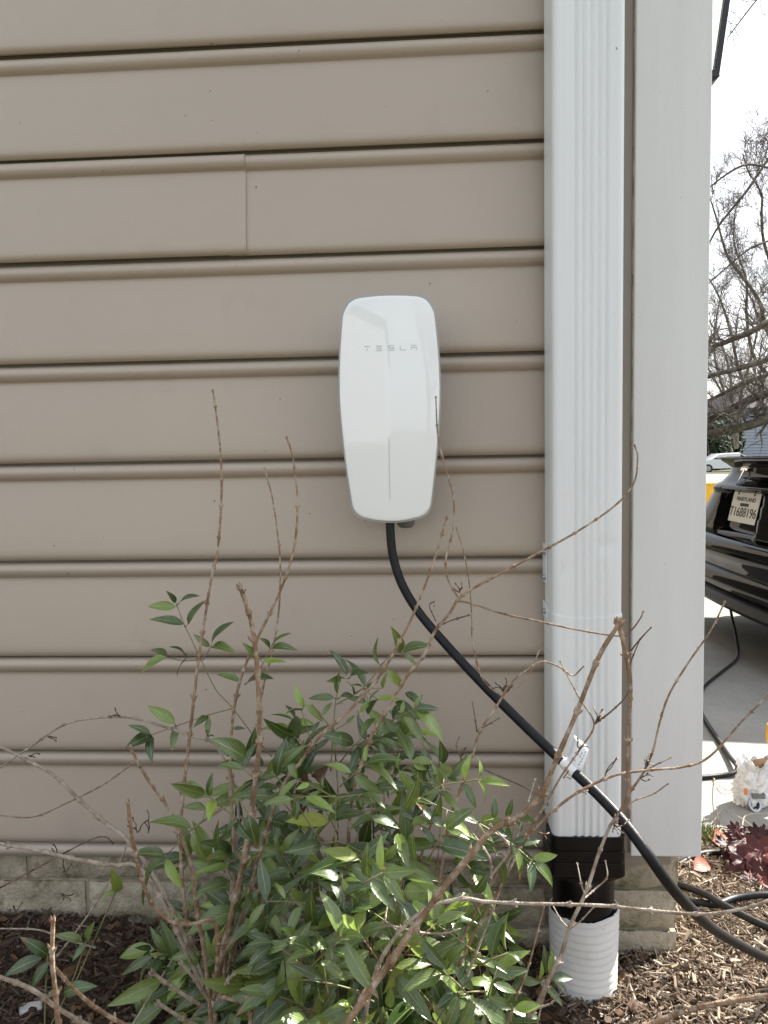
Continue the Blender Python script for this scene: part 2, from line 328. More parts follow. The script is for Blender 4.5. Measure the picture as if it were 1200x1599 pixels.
b = MB(); b.loft([[(x, -o, LINE0-8*S-d) for d, o in PROF[:9]]+[(x, .003, LINE0-8*S-.026)] for x in (XL, XR)], cap=False, closed=False)
b.build('starter_strip', 'siding', house, smooth=True, fix=False)
# vertical channel, white corner board, caulk bead
bevel(MB().box((.268, -.0250, .152), (.3276, .003, 3.0)).build('channel', 'beige_trim', house), .002)
bevel(MB().box((.3280, -.034, .1545), (.4415, .10, 3.0)).build('corner_board', 'white_board', house), .0022)
b = MB(); pts = [(.3278+.0010*noise.noise((0, 0, z*9)), -.0265, z) for z in [.16+.02*i for i in range(130)]]
b.tube(pts, [.0014+.0012*max(0, noise.noise((0, 3, p[2]*14))) for p in pts], 5); b.build('caulk_bead', 'caulk', house, smooth=True)
MB().box((.406, .10, .1545), (.425, .84, 3.0)).build('garage_side_board', 'beige_trim', house)
MB().box((.406, 5.31, .1545), (.425, 7.5, 3.0)).build('garage_side_board', 'beige_trim', house)
MB().box((.406, .84, 2.16), (.425, 5.31, 3.0)).build('garage_head_board', 'beige_trim', house)
MB().box((-6.4, -.35, 3.0), (.9, 7.9, 3.12)).build('roof', 'roof_dark', house)
# footing of stamped blocks
fd = MB().box((-3.4, .022, -.5), (.408, .84, .148)).build('foundation', 'mortar', house)
def blockmesh(lx, lz, seed):
    b = MB(); nx, nz_ = max(3, int(lx/.0085)), max(3, int(lz/.0085)); v = []
    for j in range(nz_+1):
        for i in range(nx+1):
            u, t = i/nx, j/nz_; e = min(u*lx, (1-u)*lx, t*lz, (1-t)*lz)
            d = .0055*min(1, e/.012)+.0050*noise.noise((u*lx*26, t*lz*40, seed))+.0036*noise.noise((u*lx*80, t*lz*95, seed+4))+.0022*noise.noise((u*lx*230, t*lz*230, seed+9))
            v.append((u*lx-lx/2, -d, t*lz-lz/2))
    b.add(v, [(j*(nx+1)+i, j*(nx+1)+i+1, (j+1)*(nx+1)+i+1, (j+1)*(nx+1)+i) for j in range(nz_) for i in range(nx)])
    n0 = len(v); ed = [0, nx, nx+(nx+1)*nz_, (nx+1)*nz_]
    b.add([v[0], v[nx], v[-1], v[(nx+1)*nz_]]+[(sx*lx/2, .02, sz*lz/2) for sx, sz in ((-1, -1), (1, -1), (1, 1), (-1, 1))], [(0, 1, 5, 4), (1, 2, 6, 5), (2, 3, 7, 6), (3, 0, 4, 7)])
    me = b.mesh('block', True, 50); me.materials.append(MATS['block']); return me
BM = [blockmesh(.196, .066, s) for s in (1, 2, 3, 4)]; BC = [blockmesh(.118, .066, 9), blockmesh(.112, .066, 21), blockmesh(.116, .066, 33)]
for r in range(4):
    zc = .142-.037-.0725*r; off = .1*(r % 2)
    o = link('block', BC[r % 3], None, fd); o.location = (.362, .018, zc)
    for i in range(12):
        xc = .198-.204*i-off*.98
        if xc < -1.7: break
        o = link('block', BM[(i*3+r) % 4], None, fd); o.location = (xc, .020, zc); o.rotation_euler = (0, math.pi*((i+r) % 2), 0)
    for i in range(3):
        o = link('block', BM[(i+r) % 4], None, fd); o.location = (.410, .13+.204*i+off, zc); o.rotation_euler = (0, 0, R(90))

# ------------------------------------------------------------------ downspout
dsp = thing('downspout', 'fluted white metal downspout running down the siding beside the corner board', 'downspout', (.243, -.065, .2))
def spout_ring(z, grow=0, dent=None):
    x0, x1, yf, yb = .1905-grow, .2945+grow, -.106-grow, -.030+grow; r = .012; o = []
    for q in range(0, 91, 18): o.append((x0+r-r*math.cos(R(q)), yf+r-r*math.sin(R(q)), z))
    n = 66
    for i in range(1, n):
        x = x0+r+(x1-x0-2*r)*i/n; u = (x-.1905)/.104
        d = 0
        if .27 < u < .80: ph = (u-.27)/.53*5; d = .0030*(.5-.5*math.cos(2*math.pi*ph))+.0005*math.sin(2*math.pi*ph*2+.6)
        elif .10 < u < .17: d = .0006*math.sin((u-.10)/.07*math.pi)
        elif u > .90: d = .0005*math.sin((u-.90)/.06*math.pi)
        if dent:
            for (dx, dz_, rr, dp) in dent: d += dp*math.exp(-((x-dx)**2+(z-dz_)**2)/(2*rr*rr))
        o.append((x, yf+d, z))
    for q in range(90, -1, -18): o.append((x1-r+r*math.cos(R(q)), yf+r-r*math.sin(R(q)), z))
    o += [(x1, yb, z), (x0, yb, z)]; return o
zs = P(910, 962, -.106).z
dents = [(P(875, 890, -.106).x, P(875, 890, -.106).z, .006, .0025), (P(948, 852, -.106).x, P(948, 852, -.106).z, .008, .0018), (P(868, 893, -.106).x, P(868, 895, -.106).z, .004, -.001)]
b = MB(); b.loft([spout_ring(z, 0, dents) for z in [zs-.06+.006*i for i in range(45)]]+[spout_ring(z) for z in (1.0, 1.5, 2.1, 2.95)]); b.build('upper_tube', 'white_spout', dsp, smooth=True, ang=50)
b = MB(); rg = []
for i, z in enumerate([zs, zs-.004]+[zs-.02-.03*j for j in range(1, 14)]): rg.append(spout_ring(z, .0010))
lowz = P(910, 1309, -.106).z
rg = [r for r in rg if r[0][2] > lowz-.03]
rg[0] = [(x, y, z-.004+.006*((x-.243)/.05)**2 if y < -.08 else z+.003) for x, y, z in rg[0]]
b.loft(rg); b.build('lower_tube', 'white_spout', dsp, smooth=True, ang=50)
for (ya, yb_) in ((848, 908), (938, 962)):
    a, c = P(845, ya, -.035), P(845, yb_, -.035)
    br = bevel(MB().box((.1878, -.056, c.z), (.1900, -.024, a.z)).build('bracket', 'white_spout', dsp), .0018)
    for zz in ([a.z-.012, c.z+.010] if yb_-ya > 30 else [c.z+.012]):
        MB().tube([(.1862, -.052, zz), (.1825, -.053, zz)], [.0048, .0034], 8).build('screw', 'zinc', br, smooth=True)
# black adapter
ad = thing('drain_adapter', 'black ribbed plastic adapter between white downspout and corrugated pipe', 'pipe adapter', (.244, -.066, .1))
def sring(cx, cy, hx, hy, z, p, n=40):
    o = []
    for i in range(n):
        q = 2*math.pi*i/n; c, s = math.cos(q), math.sin(q)
        o.append((cx+hx*abs(c)**(2/p)*(1 if c > 0 else -1), cy+hy*abs(s)**(2/p)*(1 if s > 0 else -1), z))
    return o
zt = P(910, 1308, -.11).z; zb = P(910, 1374, -.11).z; h = zt-zb
rg = [sring(.2435, -.066, .0545, .0415, zt, 9), sring(.2435, -.066, .0575, .0445, zt+.0005, 9)]
for t, g in ((.02, 0), (.28, 0), (.30, -.0018), (.33, -.0018), (.35, .0005), (.55, .0005), (.57, -.0015), (.60, -.0015), (.62, .0005), (.93, .001), (1.0, -.003)):
    rg.append(sring(.2435, -.066, .0578+g, .0448+g, zt-h*t, 8))
rg += [sring(.2435, -.066, .048, .042, zb-.004, 4), sring(.2435, -.066, .0465, .044, zb-.010, 2.6), sring(.2445, -.065, .0485, .0480, zb-.014, 2), sring(.2450, -.0645, .0480, .0480, zb-.075, 2)]
b = MB(); b.loft(rg); b.build('adapter_body', 'black_plastic', ad, smooth=True, ang=35)
MB().tube([(.186, -.062, zt+.012), (.186, -.062, zt-.02)], [.004, .005], 8).build('clip', 'zinc', ad, smooth=True)
# corrugated white drain pipe, torn rim
dp = thing('drain_pipe', 'white corrugated drain pipe standing in the mulch under the black adapter', 'pipe', (.246, -.064, -.06))
b = MB(); rg = []; nseg = 64; zt = .088
for i in range(100):
    z = -.11+(zt+.11)*i/99; ph = (z*1000/11.6)
    r = .0535+.00026*math.sin(ph*2*math.pi)+.0002*math.sin(ph*4*math.pi); o = []
    for j in range(nseg):
        q = 2*math.pi*j/nseg; tear = 0
        o.append((.246+r*math.cos(q)*1.0+.0015*math.sin(3*q+z*20), -.064+r*math.sin(q), z+(.006*math.sin(q+2.4)+.004*noise.noise((q*2.2, 4, 0))+.002*noise.noise((q*9, 4, 0)))*max(0, (i-80)/19)))
    rg.append(o)
inner = [[(.246+(x-.246)*.955, -.064+(y+.064)*.955, z) for x, y, z in rg[k]] for k in (99, 80, 60)]
b.loft(rg+inner, cap=False); b.build('pipe_wall', 'pipe_white', dp, smooth=True, ang=60)

# ------------------------------------------------------------------ wall charger
CX, CZ0, CZ1 = -.0515, .7135, 1.0555
ch = thing('wall_charger', 'white glass-fronted vehicle charger mounted on the beige siding', 'charger', (CX, 0, .88))
WT = [(0, .0690), (.05, .0690), (.2, .0742), (.38, .0775), (.5, .0768), (.7, .0712), (.85, .0648), (.95, .0602), (1, .0578)]
def hw(t):
    for (a, p), (c, q) in zip(WT, WT[1:]):
        if t <= c: u = (t-a)/(c-a); return p+(q-p)*u
    return WT[-1][1]
def hws(t): return sum(hw(min(1, max(0, t+d))) for d in (-.08, -.04, 0, .04, .08))/5
HT = CZ1-CZ0
def outline():
    wt, wb = hws(.02), hws(.985); N_ = 120
    top = [(wt*i/N_, CZ1-.0052*(i/N_)**2) for i in range(N_+1)]
    side = [(hws(.02+.95*i/240), CZ1-.0052+(CZ0+.0115-CZ1+.0052)*i/240) for i in range(241)]; side[0] = top[-1]
    bot = [(side[-1][0]*(1-i/N_), CZ0+.0115*(1-i/N_)**2) for i in range(N_+1)]
    def cut(A, B, rc):                          # round the corner where A ends and B begins
        d = lambda p: math.hypot(p[0]-A[-1][0], p[1]-A[-1][1])
        ia = max(i for i, p in enumerate(A) if d(p) >= rc); ib = min(i for i, p in enumerate(B) if d(p) >= rc); p0, p1, p2 = A[ia], A[-1], B[ib]
        arc = [tuple((1-t)**2*u+2*t*(1-t)*v_+t*t*w_ for u, v_, w_ in zip(p0, p1, p2)) for t in [k/10 for k in range(1, 10)]]
        return A[:ia+1], arc, B[ib:]
    top, c1, side = cut(top, side, .026); side, c2, bot = cut(side, bot, .017)
    def thin(L, st): return [p for i, p in enumerate(L) if i % st == 0 or i == len(L)-1]
    half = thin(top, 12)+c1+thin(side, 9)+c2+thin(bot, 14)
    return half+[(-x, z) for x, z in reversed(half[1:-1])]
OL = outline()
CZM = (CZ0+CZ1)/2
def scaled(s, y, dz=0): return [(CX+x*s, y, CZM+(z-CZM)*(1-(1-s)*.46)+dz) for x, z in OL]
def face_y(x, z): return -.1085+.0075*(x/.0775)**2+.009*((z-CZM)/.171)**2
b = MB(); b.loft([scaled(.62, -.016), scaled(.70, -.05), scaled(.86, -.082), scaled(.995, -.0890), scaled(1.007, -.0915), scaled(1.007, -.0965)]); b.build('back_body', 'silver', ch, smooth=True, ang=35)
rings = []
for s, dy in ((.978, .009), (.980, .0045), (.978, .0022), (.973, .0008), (.966, .0002), (.955, 0), (.93, 0), (.89, 0), (.84, 0), (.78, 0), (.71, 0), (.64, 0), (.57, 0), (.5, 0), (.43, 0), (.36, 0), (.29, 0), (.22, 0), (.15, 0), (.08, 0), (.02, 0)):
    rings.append([(CX+x*s, face_y(x*s, CZM+(z-CZM)*s)+dy, CZM+(z-CZM)*(1-(1-s)*.5 if s > .965 else s+.0175*max(0, (s-.5)/.465))) for x, z in OL])
b = MB(); b.loft(rings); b.build('glass_front', 'glass_white', ch, smooth=True, ang=None)
def on_face(x, z, d=.0004): return Vector((CX+x, face_y(x, z)-d, z))
b = MB(); zl0, zl1 = P(608, 683, -.105).z, P(608, 780, -.105).z
for i in range(16):
    za, zc = zl0+(zl1-zl0)*i/16, zl0+(zl1-zl0)*(i+1)/16
    xx = -.0018; b.add([on_face(xx-.0006, za), on_face(xx+.0006, za), on_face(xx+.0006, zc), on_face(xx-.0006, zc)], [(0, 1, 2, 3)])
b.build('status_light', 'led_line', ch)
# lettering in thin bars
b = MB()
def bar(x0, z0, x1, z1, wd=.0011):
    n = 3 if abs(x1-x0) > abs(z1-z0) else 1
    if abs(x1-x0) > abs(z1-z0):
        for i in range(n):
            xa, xb = x0+(x1-x0)*i/n, x0+(x1-x0)*(i+1)/n
            b.add([on_face(xa, z0-wd/2), on_face(xb, z0-wd/2), on_face(xb, z0+wd/2), on_face(xa, z0+wd/2)], [(0, 1, 2, 3)])
    else: b.add([on_face(x0-wd/2, z0), on_face(x0+wd/2, z0), on_face(x0+wd/2, z1), on_face(x0-wd/2, z1)], [(0, 1, 2, 3)])
lz = P(610, 543.5, -.105).z; LH, LW = .0066, .0085
for i, c in enumerate('TESLA'):
    px = (569, 588, 607, 625, 642)[i]; x = P(px, 543, -.105).x-CX; t_, m_, b_ = lz+LH/2, lz, lz-LH/2
    if c == 'T': bar(x, t_, x+LW, t_); bar(x+LW/2, b_-.0005, x+LW/2, t_-.0022)
    if c == 'E': [bar(x, q, x+LW, q) for q in (t_, m_, b_)]
    if c == 'S': bar(x, t_, x+LW, t_); bar(x, m_, x+LW, m_); bar(x, b_, x+LW, b_); bar(x+.0005, m_, x+.0005, t_); bar(x+LW-.0005, b_, x+LW-.0005, m_)
    if c == 'L': bar(x+.0005, b_, x+.0005, t_); bar(x, b_, x+LW, b_)
    if c == 'A': bar(x, t_, x+LW, t_); bar(x, m_, x+LW, m_); bar(x+.0005, b_-.0005, x+.0005, m_); bar(x+LW-.0005, b_-.0005, x+LW-.0005, m_)
b.build('lettering', 'letter_grey', ch)
q = P(634, 815, -.06); b = MB(); b.loft([sring(q.x, q.y, r, r*.9, z, 2.2, 20) for r, z in ((.013, q.z+.03), (.0145, q.z+.004), (.014, q.z-.004), (.010, q.z-.0085), (.004, q.z-.0095))])
b.build('cable_hook', 'charger_grey', ch, smooth=True, ang=60)
# the charging cable: hangs from the charger, loops over the mulch, reaches the car
R_C = .0070
pth = [P(609, 806, -.085), P(610, 830, -.087), P(614, 868, -.09), P(628, 912, -.098), P(655, 957, -.11), P(700, 1010, -.135), P(752, 1066, -.165), P(810, 1124, -.20), P(872, 1183, -.24), P(930, 1237, -.285),
       P(975, 1285, -.32), P(1012, 1334, -.345), P(1046, 1382, -.345), P(1080, 1420, -.31), P(1125, 1458, -.23), P(1200, 1497, -.12)]
pth += [G(1255, 1512, None, R_C), G(1330, 1490, None, R_C), G(1350, 1440, None, .012), G(1290, 1402, None, .02), G(1205, 1397, None, .022), G(1150, 1402, None, .014), G(1115, 1412, None, .012), G(1066, 1404, None, .010), G(1048, 1392, None, .010), G(1054, 1380, None, .016),
        G(1100, 1396, None, .026), G(1135, 1416, None, .026), G(1200, 1448, None, .020), G(1290, 1478, None, .02), G(1380, 1450, None, R_C), G(1400, 1390, None, R_C), G(1320, 1345, None, R_C), G(1210, 1338, None, R_C), G(1150, 1334, None, .012), G(1112, 1331, None, .012), G(1084, 1337, None, .012)]
pth += [Vector((.50, .36, -.095)), Vector((.47, .48, -.10)), Vector((.46, .62, -.10)), Vector((.50, .80, -.105)), G(1060, 1217, DR, R_C), G(1095, 1214, DR, R_C), G(1126, 1211, DR, R_C), G(1146, 1207, DR, .012), G(1152, 1197, DR, .02), G(1141, 1183, DR, .012), G(1124, 1158, DR, R_C), G(1105, 1130, DR, R_C), G(1094, 1108, DR, R_C),
        G(1093, 1088, DR, R_C), G(1102, 1070, DR, R_C), G(1126, 1050, DR, R_C), G(1148, 1032, DR, R_C), G(1153, 1018, DR, .015)]
tail = G(1153, 1018, DR, .015); 
pth += [P(1151, 1000, tail.y+.08), P(1147, 980, tail.y+.18), P(1143, 962, tail.y+.28), P(1140, 940, tail.y+.45), P(1139, 905, tail.y+.62), P(1142, 850, tail.y+.70)]
cp = smooth_path(pth, 7); b = MB(); b.tube(cp, R_C, 12); cable = b.build('charging_cable', 'rubber', ch, smooth=True, ang=None)
# tag on the cable
i0 = min(range(len(cp)), key=lambda i: (cp[i]-P(889, 1200, -.255)).length); A, B = cp[i0], cp[i0+1]; dr = (B-A).normalized()
b = MB(); b.tube([A-dr*.011, A+dr*.011], R_C+.0005, 16); tg = b.build('cable_tag', 'tag_white', cable, smooth=True)
n1 = dr.cross(Vector((0, -1, 0))).normalized(); n1 = n1 if n1.z > 0 else -n1; b = MB(); rows = []
for i in range(7):
    t = i/6; c = A+n1*(R_C-.002+.031*t)+Vector((.002, -.004+.010*t*t, 0)); k_ = .0125; sk = n1.cross(dr)*0+dr*(-.006*t); rows.append([c+sk-dr*k_, c+sk-dr*k_*.33+Vector((0, -.0006, 0)), c+sk+dr*k_*.33+Vector((0, -.0006, 0)), c+sk+dr*k_])
b.loft(rows, cap=False, closed=False); fl = b.build('tag_flag', 'tag_white', cable, smooth=True); sm = fl.modifiers.new('s', 'SOLIDIFY'); sm.thickness = .0004
b = MB()
for k in range(4):
    for i in range(5):
        if random.random() < .2: continue
        c = A+n1*(.0105+.0042*i)+Vector((.002, -.004+.010*((.0105+.0042*i-.005)/.028)**2, 0))+dr*(-.0075+.004*k)+Vector((0, -.0016, 0))
        b.add([c-dr*.0005, c+dr*.0005, c+dr*.0005+n1*.003, c-dr*.0005+n1*.003], [(0, 1, 2, 3)])
b.build('tag_print', 'print_grey', cable)

# ------------------------------------------------------------------ mulch and litter
cb = MB(); rnd = random.Random(3)
def chip(c, L, wd, th, yaw, pit, tint):
    M = Matrix.Translation(c)@Matrix.Rotation(yaw, 4, 'Z')@Matrix.Rotation(pit, 4, 'Y')@Matrix.Rotation(rnd.uniform(-.5, .5), 4, 'X')
    a, e = rnd.uniform(.5, 1), rnd.uniform(.3, 1)
    v = [M@Vector(p) for p in ((-L, -wd*a, -th), (L, -wd*e, -th), (L*rnd.uniform(.7, 1), wd*e, -th), (-L*rnd.uniform(.7, 1), wd*a, -th), (-L*.95, -wd*a*.8, th), (L*.95, -wd*e*.8, th), (L*.7, wd*e*.8, th*.9), (-L*.7, wd*a*.8, th))]
    cb.add(v, [(3, 2, 1, 0), (4, 5, 6, 7), (0, 1, 5, 4), (1, 2, 6, 5), (2, 3, 7, 6), (3, 0, 4, 7)], tint)
n = 0
while n < 30000:
    right = rnd.random() < .72
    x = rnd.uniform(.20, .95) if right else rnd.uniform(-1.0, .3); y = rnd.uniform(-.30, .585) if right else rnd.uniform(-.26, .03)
    if x < .405 and y > .015: continue
    if (x-.246)**2+(y+.064)**2 < .054**2: continue
    n += 1; big = rnd.random()
    L = rnd.uniform(.002, .006) if big < .7 else rnd.uniform(.006, .016); wd = L*rnd.uniform(.05, .22)
    if big > .992: L, wd = rnd.uniform(.012, .026), rnd.uniform(.002, .005)
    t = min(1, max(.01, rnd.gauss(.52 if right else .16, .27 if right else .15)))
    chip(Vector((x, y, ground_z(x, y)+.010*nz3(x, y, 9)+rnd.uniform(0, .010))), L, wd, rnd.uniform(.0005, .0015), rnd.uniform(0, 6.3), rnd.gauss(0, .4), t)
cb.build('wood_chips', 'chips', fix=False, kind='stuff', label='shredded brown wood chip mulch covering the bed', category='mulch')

def leaf_geo(L, wd, fold=.28, arch=.18, curl=0, n=8, shape=1.0, twist=0):
    v, f, uv = [], [], []
    for i in range(n+1):
        t = i/n; ww = wd*.5*(math.sin(math.pi*t**.80)**.85)*(1-.16*t)*(1 if 0 < i < n else .04)*shape
        x = L*t; z = -arch*L*t*t+.06*L*math.sin(math.pi*t); a = twist*t
        for sgn in (-1, 0, 1):
            yy = sgn*ww; zz = z+abs(sgn)*ww*fold+(curl*ww*math.sin(7*t+sgn))
            v.append((x, yy*math.cos(a)-(zz-z)*math.sin(a), z+(zz-z)*math.cos(a)+yy*math.sin(a))); uv.append((t, .5+sgn*.5))
    for i in range(n):
        for k in (0, 1): f.append((i*3+k, (i+1)*3+k, (i+1)*3+k+1, i*3+k+1))
    return v, f, uv
def uv_mesh(name, v, f, uv, material, tint=None):
    me = bpy.data.meshes.new(name); me.from_pydata(v, [], f); me.update()
    l = me.uv_layers.new(name='UVMap'); l.data.foreach_set('uv', [c for p in me.polygons for i in p.vertices for c in uv[i]])
    me.polygons.foreach_set('use_smooth', [True]*len(me.polygons))
    if tint: a = me.attributes.new('tint', 'FLOAT', 'POINT'); a.data.foreach_set('value', tint)
    me.materials.append(MATS[material]); return me
# dead leaves lying under the shrubs
v, f, uv, tn = [], [], [], []
for i in range(900):
    x, y = rnd.uniform(-1.0, .35), rnd.uniform(-.40, .0)
    if (x-.246)**2+(y+.064)**2 < .06**2: continue
    L = rnd.uniform(.012, .034); a, b_, c_ = leaf_geo(L, L*rnd.uniform(.35, .7), rnd.uniform(-.6, .6), rnd.uniform(-.3, .5), .5, 5)
    M = Matrix.Translation((x, y, ground_z(x, y)+.006+rnd.uniform(0, .014)))@Matrix.Rotation(rnd.uniform(0, 6.3), 4, 'Z')@Matrix.Rotation(rnd.gauss(0, .4), 4, 'Y')@Matrix.Rotation(rnd.gauss(0, .5), 4, 'X')
    k = len(v); v += [tuple(M@Vector(p)) for p in a]; f += [tuple(q+k for q in g) for g in b_]; uv += c_; tn += [rnd.random()]*len(a)
link('leaf_litter', uv_mesh('leaf_litter', v, f, uv, 'brown_leaf', tn), kind='stuff', label='dead brown leaves littering the soil under the shrubs', category='leaf litter')
st = bevel(MB().box((-.016, -.010, -.004), (.016, .010, .006)).build('stone', 'stone', label='small pale stone chip on the dark litter at the bottom left', category='stone'), .004, 2)
g_ = G(48, 1576, None, .006); st.location = g_; st.rotation_euler = (.1, .15, .5)

# ------------------------------------------------------------------ bare shrubs
def stem(parent, pts, Y0, Y1, r0, r1, material='twig', nodes=46, name='stem', tip=True, sub=None, seed=0):
    """pts: pixels from the tip or start to the end; Y0..Y1 wall distances; r0, r1 half thickness in pixels"""
    rr = random.Random(hash((pts[0], seed)) & 0xffff); k = len(pts)
    ln = [0]
    for a, c in zip(pts, pts[1:]): ln.append(ln[-1]+math.hypot(c[0]-a[0], c[1]-a[1]))
    P3 = [P(x, y, Y0+(Y1-Y0)*ln[i]/ln[-1]+rr.uniform(-.006, .006)) for i, (x, y) in enumerate(pts)]
    sp = smooth_path(P3, 7); m_ = len(sp); acc = 0; nxt = rr.uniform(.4, .9)*nodes/1000; rad = []; b = MB()
    buds = []
    for i, p in enumerate(sp):
        t = i/(m_-1); dep = (p-CAM).dot(fw); r = (r0+(r1-r0)*t)*.76*dep/F
        if i: acc += (p-sp[i-1]).length
        rad.append(r*(1+.10*rr.uniform(-1, 1)))
        if nodes and acc > nxt and 1 < i < m_-2: buds.append((i, r)); nxt = acc+nodes/1000*rr.uniform(.7, 1.25)
    # insert node swellings
    pts2, rad2 = [], []; bi = {i: r for i, r in buds}
    for i in range(m_):
        if i in bi:
            d = (sp[i+1]-sp[i-1]).normalized(); r = bi[i]
            for o, g in ((-1.7, 1.0), (-.7, 1.42), (.5, 1.48), (1.5, 1.05)): pts2.append(sp[i]+d*r*o); rad2.append(r*g)
        else: pts2.append(sp[i]); rad2.append(rad[i])
    b.tube(pts2, rad2, 7)
    for i, r in buds:
        d = (sp[i-1]-sp[i+1]).normalized(); s_ = d.orthogonal().normalized(); s_ = Matrix.Rotation(rr.uniform(0, 6.3), 3, d)@s_
        for sg in (1, -1):
            if rr.random() < .2: continue
            c = sp[i]+s_*sg*r*.9; e = c+(s_*sg*.8+d*1.1)*r*rr.uniform(1.2, 2.2); b.tube([c, (c+e)/2+s_*sg*r*.25, e], [r*.75, r*.6, r*.12], 5)
    if tip:
        d = (sp[0]-sp[1]).normalized(); r = rad[0]; s_ = d.orthogonal().normalized()
        for q in range(3):
            s2 = Matrix.Rotation(q*2.1+rr.random(), 3, d)@s_; b.tube([sp[0], sp[0]+d*r*1.8+s2*r*1.1, sp[0]+d*r*3.6+s2*r*1.0], [r*.9, r*.9, r*.2], 5)
    return b.build(name, material, parent, smooth=True, ang=50, fix=False)
def curls(parent, x, y, Y, n=5, L=26, seed=1, ang=(20, 150), r=1.3):
    """a cluster of withered dark flower stalks"""
    rr = random.Random(seed); b = MB(); o = P(x, y, Y); n = max(2, round(n*.6))
    for i in range(n):
        a = R(rr.uniform(*ang)); l = L*rr.uniform(.35, .85); p = [(x, y)]; cx_, cy_ = x, y
        for k in range(4): cx_ += math.cos(a)*l/4; cy_ -= math.sin(a)*l/4; a += rr.uniform(-.6, .6); p.append((cx_, cy_))
        q = smooth_path([P(u, v_, Y+rr.uniform(-.01, .01)*j) for j, (u, v_) in enumerate(p)], 3); dep = (o-CAM).dot(fw)
        b.tube(q, [r*dep/F*(1-.35*j/len(q)+(.5 if j > len(q)-3 else 0)) for j in range(len(q))], 5)
    return b.build('withered_stalk', 'twig_dark', parent, smooth=True, ang=None, fix=False)

bl = thing('bare_shrub', 'leafless brown shrub with upright canes in front of the siding left of charger', 'shrub', P(330, 1640, -.33))
Lq = [([(333, 612), (339, 655), (345, 715), (346, 780), (340, 860), (330, 905), (321, 960), (310, 1030), (302, 1100), (293, 1180), (286, 1240), (282, 1310), (290, 1420), (318, 1560)], -.16, -.33, 1.9, 4.2, 'twig'),
 ([(449, 686), (457, 712), (464, 765), (463, 830), (451, 888), (430, 940), (396, 1010), (376, 1060), (363, 1130), (360, 1230), (365, 1300), (366, 1380), (345, 1560)], -.20, -.33, 1.9, 4.2, 'twig'),
 ([(414, 733), (425, 775), (432, 820), (438, 880), (436, 950), (427, 1010), (412, 1070), (404, 1120), (398, 1250), (362, 1480), (348, 1570)], -.17, -.32, 1.4, 3, 'twig'),
 ([(377, 922), (386, 948), (394, 978), (400, 1020), (404, 1080), (406, 1150), (400, 1210), (390, 1290), (373, 1380), (352, 1470), (335, 1560), (330, 1620)], -.36, -.34, 4.6, 6.2, 'twig'),
 ([(697, 812), (680, 870), (650, 950), (620, 1010), (590, 1060), (545, 1110), (500, 1150), (470, 1190), (440, 1232), (410, 1320), (362, 1500)], -.28, -.33, 2.2, 4.2, 'twig'),
 ([(0, 1165), (40, 1186), (83, 1210), (125, 1250), (167, 1287), (204, 1317), (260, 1400), (318, 1530)], -.26, -.34, 3.2, 4.4, 'twig_pale'),
 ([(-20, 1314), (60, 1328), (120, 1342), (180, 1351), (212, 1352), (250, 1400), (316, 1540)], -.33, -.34, 3.8, 4.4, 'twig_pale'),
 ([(200, 1255), (207, 1310), (218, 1360), (228, 1390), (245, 1420), (270, 1440), (300, 1443), (335, 1440), (340, 1500), (334, 1560)], -.50, -.36, 3.6, 4.6, 'twig'),
 ([(205, 1170), (230, 1215), (262, 1260), (280, 1300), (298, 1350), (307, 1420), (318, 1480), (325, 1540), (330, 1600)], -.40, -.36, 3.0, 4.4, 'twig'),
 ([(83, 1442), (82, 1500), (88, 1560), (94, 1640)], -.62, -.60, 4.2, 6.0, 'twig'),
 ([(84, 1508), (110, 1538), (150, 1573), (205, 1605), (300, 1640)], -.61, -.45, 3.6, 4.8, 'twig'),
 ([(-10, 1522), (50, 1545), (100, 1580), (190, 1625), (300, 1640)], -.55, -.42, 4.4, 5.2, 'twig_pale'),
 ([(-15, 1272), (50, 1276), (100, 1256), (160, 1226), (208, 1192)], -.14, -.22, 1.2, 1.8, 'twig'),
 ([(-10, 1206), (50, 1165), (100, 1132), (150, 1121), (205, 1121), (260, 1136), (300, 1150), (340, 1168), (372, 1260), (360, 1400)], -.14, -.30, 1.8, 3.0, 'twig_pale'),
 ([(-10, 1392), (75, 1346), (140, 1312), (165, 1307), (178, 1318)], -.20, -.22, 1.8, 1.2, 'twig_dark'),
 ([(240, 1520), (275, 1545), (318, 1572)], -.42, -.38, 3.4, 4.2, 'twig_pale'), ([(285, 1505), (305, 1530), (325, 1560)], -.40, -.37, 3.2, 4.2, 'twig_pale'), ([(250, 1568), (285, 1590), (330, 1612)], -.44, -.38, 3.6, 4.4, 'twig_pale'),
 ([(366, 1520), (350, 1540), (338, 1570)], -.40, -.37, 3.2, 4.4, 'twig_pale'), ([(391, 1551), (392, 1575), (390, 1640)], -.45, -.42, 3.4, 4.4, 'twig'), ([(391, 1556), (370, 1562), (345, 1556)], -.44, -.38, 3.4, 4, 'twig'),
 ([(333, 1300), (350, 1350), (366, 1392), (352, 1450)], -.28, -.34, 1.6, 2.6, 'twig_pale'), ([(420, 1308), (405, 1360), (385, 1410), (362, 1470)], -.27, -.33, 1.6, 2.8, 'twig_pale'),
 ([(208, 1600), (250, 1530), (290, 1470), (330, 1440)], -.30, -.28, 2.2, 1.6, 'twig_pale'), ([(0, 1450), (60, 1452), (100, 1466), (150, 1480)], -.13, -.16, 1.5, 2.0, 'twig_pale'),
 ([(92, 1490), (130, 1440), (160, 1395), (190, 1340), (205, 1300)], -.18, -.16, 1.8, 1.3, 'twig_pale')]
for i, (p, a, c, r0, r1, mt) in enumerate(Lq): stem(bl, p, a, c, r0, r1, mt, seed=i, nodes=44 if r1 > 2 else 30, tip=i not in (5, 6, 11, 12, 13, 14))
